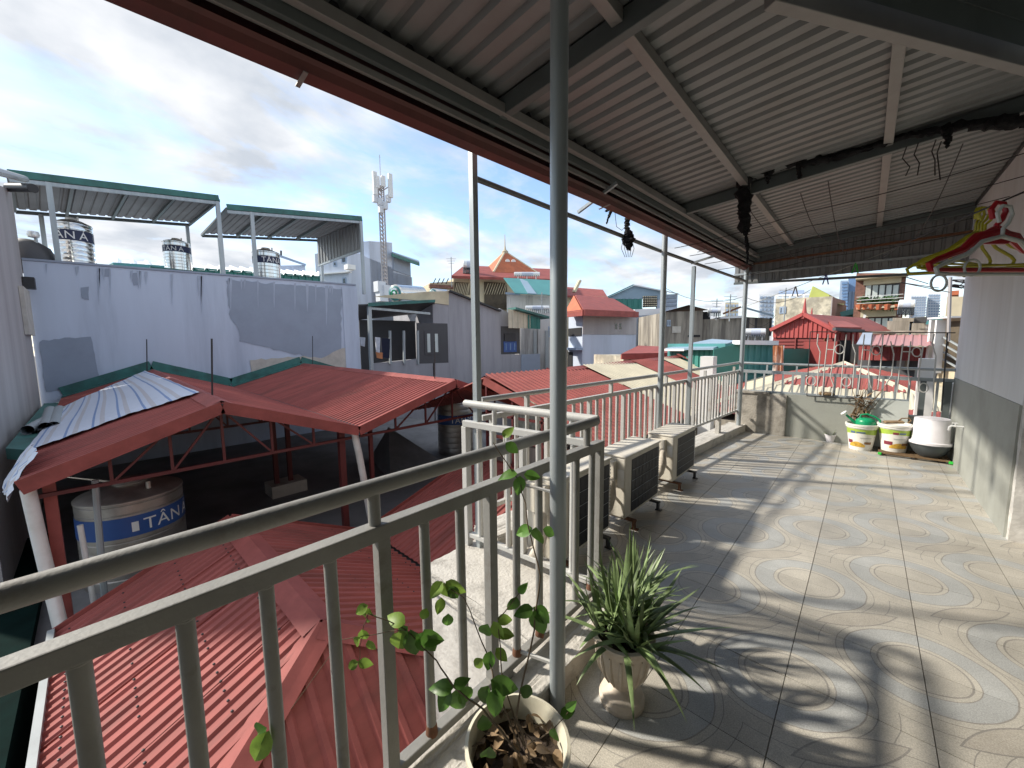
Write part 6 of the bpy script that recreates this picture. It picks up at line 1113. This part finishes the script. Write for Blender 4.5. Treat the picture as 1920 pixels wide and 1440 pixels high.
for k in range(5): MB().tube([PY(1170+3*k, 440, Yr), PY(1165+6*k, 466, Yr), PY(1172+3*k, 482, Yr)], .003, 5).build('loose_thread', 'wire', t)
MB().tube([PY(1153, 398, Yr), PY(1156, 425, Yr), PY(1166, 432, Yr), PY(1172, 425, Yr)], .003, 5).build('loose_thread', 'wire', t)
# hangers: c = hook point, built in the vertical plane of direction e
def hanger(c, e, wd, m, label, rr=.007, solid=False, rings=0, grp='clothes hangers on the line by the wall', tilt=0, drop=1.0):
    c, e = V3(c), unit(e); Z_ = V3(0, 0, 1); P = lambda u, v: c+e*u+Z_*((v if v > -.05 else v*drop)+tilt*u)
    t = thing('clothes_hanger', label, 'hanger', c, grp)
    MB().tube([P(-.012, -.02), P(-.020, .004), P(-.008, .022), P(.012, .02), P(.020, .0), P(.012, -.022), P(0, -.035), P(0, -.06)], rr*.75, 8).build('hook', m, t)
    L, hgt = wd/2, .075
    sh = [P(0, -.055), P(-.05, -.068), P(-.5*L, -.10), P(-L+.02, -.125), P(-L, -.137), P(-L+.006, -.15), P(-L+.03, -.152)]; s2 = [p-e*2*np.dot(p-c, e)-Z_*2*tilt*np.dot(p-c, e) for p in sh]
    rad = [rr*1.5, rr*1.7, rr*1.2, rr, rr, rr, rr] if solid else [rr]*7
    MB().tube(sh, rad, 8).build('shoulder', m, t); MB().tube(s2, rad, 8).build('shoulder', m, t); MB().tube([P(-L+.03, -.152), P(L-.03, -.152)], rr*.8, 8).build('bar', m, t)
    if solid: b = MB(); b.prism([P(-.06, -.065)-np.cross(e, Z_)*.004, P(0, -.035)-np.cross(e, Z_)*.004, P(.06, -.065)-np.cross(e, Z_)*.004, P(.03, -.085)-np.cross(e, Z_)*.004, P(-.03, -.085)-np.cross(e, Z_)*.004], np.cross(e, Z_)*.008); b.build('crown', m, t)
    for k in range(rings): u = (-L*.93, -L*.42)[k]; v = (-.175, -.135)[k]; MB().tube([P(u+.021*math.cos(a), v+.021*math.sin(a)) for a in [2*math.pi*i/16 for i in range(17)]], .0028, 6).build('ring', m, t)
HC = PD(1872, 396, 1.02)
hanger(HC, RI, .34, 'hanger_red', 'red plastic clothes hanger hanging at the top right', .008, True)
hanger(PD(1884, 402, 1.0), RI, .33, 'hanger_grey', 'grey plastic hanger with rings in front of the red hanger', .0055, False, 2)
for k, (px, py, c) in enumerate(((1850, 402, 1.36), (1844, 400, 1.42), (1838, 401, 1.48), (1832, 402, 1.54))):
    hanger(PD(px, py, c), RI+FW*.3*(k-1.5), .40, 'hanger_yellow', 'yellow plastic hanger, %s behind the red hanger' % ('first', 'second', 'third', 'fourth')[k], .0055, grp='yellow hangers behind the red hanger', drop=1.25, tilt=.03*(k-1))
YB = thing('hanger_bundle', 'bundle of yellow hangers lying flat along the far wire', 'hanger', PD(1820, 505, 1.7))
for k in range(7):
    q0 = PD(1722+4*k, 492+3*k, 1.66+.02*k); q1 = PD(1925, 505+1.5*k, 1.6+.03*k); MB().tube([q0, q0+(q1-q0)*.3+V3(0, 0, -.012), q1], .006, 6).build('hanger_wire', 'hanger_yellow', YB)
for k in range(5): c = PD(1732+9*k, 496+2*k, 1.68); MB().tube([c+RI*.02*math.cos(a)+UP*.02*math.sin(a) for a in [2*math.pi*i/10 for i in range(11)]], .005, 6).build('hook', 'hanger_yellow', YB)
wire_obj([PD(1700, 512, 1.75), PD(1930, 500, 1.62)], 'dark line carrying the bundle of yellow hangers', r=.003, sag=0)
wire_obj([HC+V3(.35, .3, .22), HC+V3(0, 0, .022), HC+V3(-.16, .62, .05), HC+V3(-.2, 1.2, .10)], 'dark wire on which the red hanger hangs', r=.0025, sag=0)
for k, (a_, b2, c_) in enumerate((((1690, 530, 7.9), (1760, 540, 9), (1925, 515, 6)), ((1695, 531, 7.9), (1780, 548, 9), (1925, 532, 6)), ((1700, 520, 7.9), (1740, 532, 9), (1925, 545, 6)))):
    wire_obj([PR(*a_), PR(*b2)], 'black electric cable outside the terrace, %s' % ('upper', 'middle', 'lowest')[k], r=.006, sag=.0, nm='electric_cable', cat='cable', grp='electric cables outside by the wall')
for o in bpy.data.objects:
    if '_o' in o: del o['_o']
